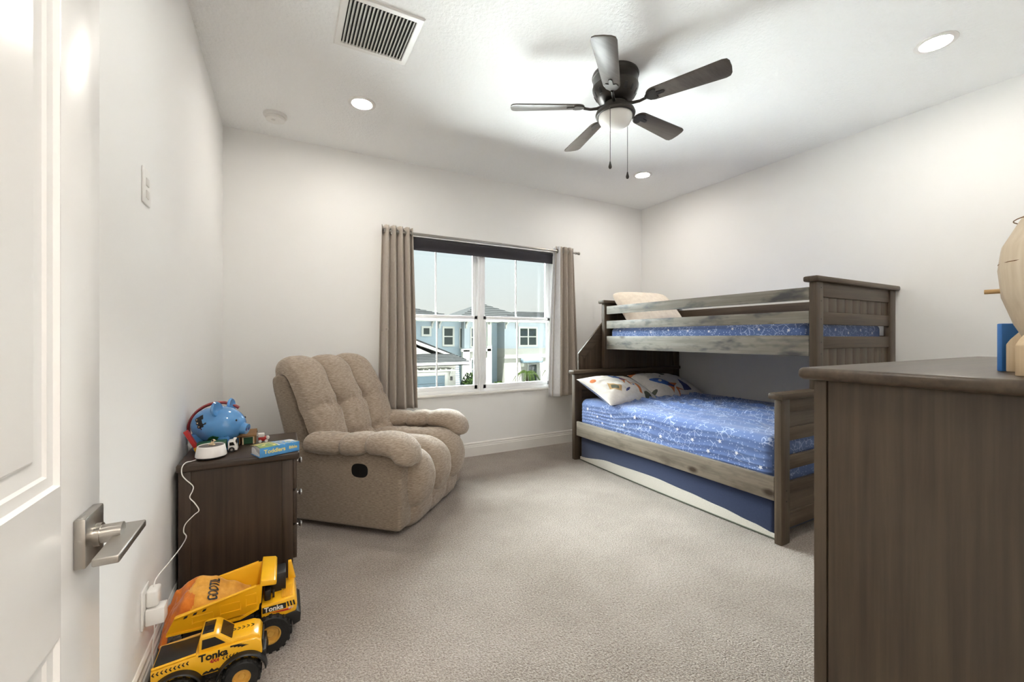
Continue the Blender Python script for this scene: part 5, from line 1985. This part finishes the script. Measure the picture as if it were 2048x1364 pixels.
# garage wing
obj('wall', G().box((3.0, 28.0, GZ), (10.75, 36.5, -0.65)), 'x_white', hs)
obj('wall', G().prism([(1.0, -0.6), (10.4, -0.6), (5.7, 1.45)], 'y', 27.85, 36.5), 'x_white', hs)
g = G()
n_ = 6
for k in range(n_):
    t0, t1 = k / n_, (k + 1) / n_
    g.prism([(26.6 + 1.2 * t0, -0.52 + 0.55 * t0), (26.6 + 1.2 * t0, -0.46 + 0.55 * t0), (26.6 + 1.2 * t1, -0.50 + 0.55 * t1)], 'x', 2.0, 11.2 - 0.9 * t0)
obj('pent_roof', g, 'x_roof', hs)
obj('fascia', G().box((2.0, 26.58, -0.72), (11.2, 26.7, -0.50)).box((2.0, 26.58, -0.72), (11.2, 28.1, -0.66)), 'x_trim', hs)
for s in (1,):
    obj('rake', G().prism([(11.4, -0.55), (11.2, -0.35), (5.7, 1.75), (5.7, 1.50)], 'y', 27.72, 28.3), 'x_trim', hs)
    obj('roof', G().prism([(11.5, -0.45), (11.4, -0.35), (5.7, 1.90), (5.7, 1.75)], 'y', 27.70, 36.5), 'x_roof', hs)
gd = G()
for k in range(4):
    gd.box((5.0, 27.93, GZ + k * 0.53), (9.9, 28.0, GZ + (k + 1) * 0.53 - 0.015), 0.008)
obj('garage_door', gd, 'x_garage', hs)
g = G()
g.box((4.8, 27.9, -1.42), (10.1, 28.0, -1.25)).box((9.9, 27.9, GZ), (10.1, 28.0, -1.42))
obj('garage_trim', g, 'x_trim', hs)
obj('trellis', G().box((4.6, 27.5, -1.16), (10.55, 27.95, -1.04)).prism([(27.6, -1.16), (27.95, -1.16), (27.95, -1.55)], 'x', 10.25, 10.35), 'x_trim', hs)
g = G()
for k in range(14):
    obj('trellis_slat', G().box((5.0 + k * 0.4, 27.45, -1.04), (5.08 + k * 0.4, 27.95, -0.97)), 'x_trim', hs)
obj('lantern', G().box((10.34, 27.85, -1.85), (10.46, 28.0, -1.58), 0.01), 'black', hs)
fl = thing('flag', 'small striped flag hanging beside the entry of the pale blue house', 'flag', (15.6, 35.9, -1.6))
obj('pole', G().cyl((15.5, 36.2, -1.9), (15.75, 35.3, -0.85), 0.02, n=8), 'x_trim', fl)
g = G()
for k in range(6):
    g.prism([(15.5 + k * .06, -2.0 + .05 * k), (15.56 + k * .06, -1.97 + .05 * k), (15.62 + k * .06, -1.2), (15.56 + k * .06, -1.15)], 'y', 35.50, 35.53, mi=k % 2)
obj('cloth', g, ['t_red', 't_white'], fl)


# shrubs and palms
def shrub(label, c, r, n=420, ls=0.16, seed=1, m='x_leaf'):
    rr = random.Random(seed)
    t = thing('shrub', label, 'bush', (c[0], c[1], GZ), group='shrubs in front of the house')
    g_ = G()
    tb_ = bmesh.new()
    for k in range(n):
        d = Vector((rr.gauss(0, 1), rr.gauss(0, 1), rr.gauss(0, 1))).normalized()
        k_ = 1 + 0.22 * noise.noise(d * 2.3 + Vector((seed, 0, 0)))
        p = Vector((c[0] + d.x * r[0] * k_, c[1] + d.y * r[1] * k_, max(GZ + 0.02, c[2] + d.z * r[2] * k_)))
        x_ = Vector((rr.gauss(0, 1), rr.gauss(0, 1), rr.gauss(0, 1))).normalized()
        y_ = x_.cross(d).normalized() * ls * 0.5
        x_ = (x_ + d * 0.4) * ls
        tb_.faces.new([tb_.verts.new(q_) for q_ in (p - x_, p + y_, p + x_, p - y_)])
    g_.add(tb_)
    g_.ell(c, tuple(q_ * 0.86 for q_ in r), n=16)
    obj('foliage', g_, m, t)
    obj('stem', G().cyl((c[0], c[1], GZ), (c[0], c[1], c[2]), 0.06, n=8), 'x_trunk', t)


shrub('large round green bush beside the garage', (11.45, 27.0, -2.55), (0.72, 0.6, 1.15), 900, 0.10, 3)
shrub('small low bush in front of the garage wall corner', (10.05, 26.4, -3.0), (0.42, 0.4, 0.72), 300, 0.08, 5)
shrub('small bush at the foot of the blue side wall', (17.4, 34.2, -3.25), (0.62, 0.5, 0.40), 300, 0.10, 8)
shrub('bushy yellow-green shrub by the right palm', (22.6, 31.8, -2.95), (0.85, 0.6, 0.72), 500, 0.13, 12, 'x_leaf2')


def palm(label, x, y, h, L, n, seed):
    rr = random.Random(seed)
    t = thing('palm', label, 'palm', (x, y, GZ), group='palms in front of the house')
    obj('trunk', G().tube([(x, y, GZ), (x + .03, y, GZ + h * .5), (x, y, GZ + h)], [0.14, 0.10, 0.08], 10), 'x_trunk', t)
    for k in range(n):
        a = 2 * PI * k / n + rr.uniform(-.2, .2)
        up = rr.uniform(0.35, 1.0)
        pts_ = []
        for q_ in range(9):
            s = q_ / 8
            pts_.append(Vector((x + math.cos(a) * L * s * (1 - 0.12 * s), y + math.sin(a) * L * s * (1 - .12 * s), GZ + h + L * (up * s - (0.55 + up) * s * s))))
        tb_ = bmesh.new()
        for i in range(8):
            p, q2 = pts_[i], pts_[i + 1]
            d = (q2 - p)
            sd_ = d.cross(Vector((0, 0, 1))).normalized()
            wl = 0.34 * L * math.sin(PI * (0.15 + 0.85 * (i / 8))) * 0.6
            for s_ in (-1, 1):
                for kk in range(2):
                    b0 = p + d * (kk * 0.5)
                    tip = b0 + sd_ * s_ * wl + d * 0.8 + Vector((0, 0, -0.55 * wl))
                    tb_.faces.new([tb_.verts.new(v_) for v_ in (b0, b0 + d * 0.28, tip)])
        gf = G().add(tb_)
        gf.tube(pts_, 0.018, 5)
        obj('frond', gf, 'x_leaf2', t)


palm('palm with drooping fronds before the white ground-floor wall', 20.15, 34.0, 1.45, 1.55, 13, 4)
palm('palm at the right edge of the window view by the curtain', 23.5, 34.2, 1.75, 1.5, 11, 9)
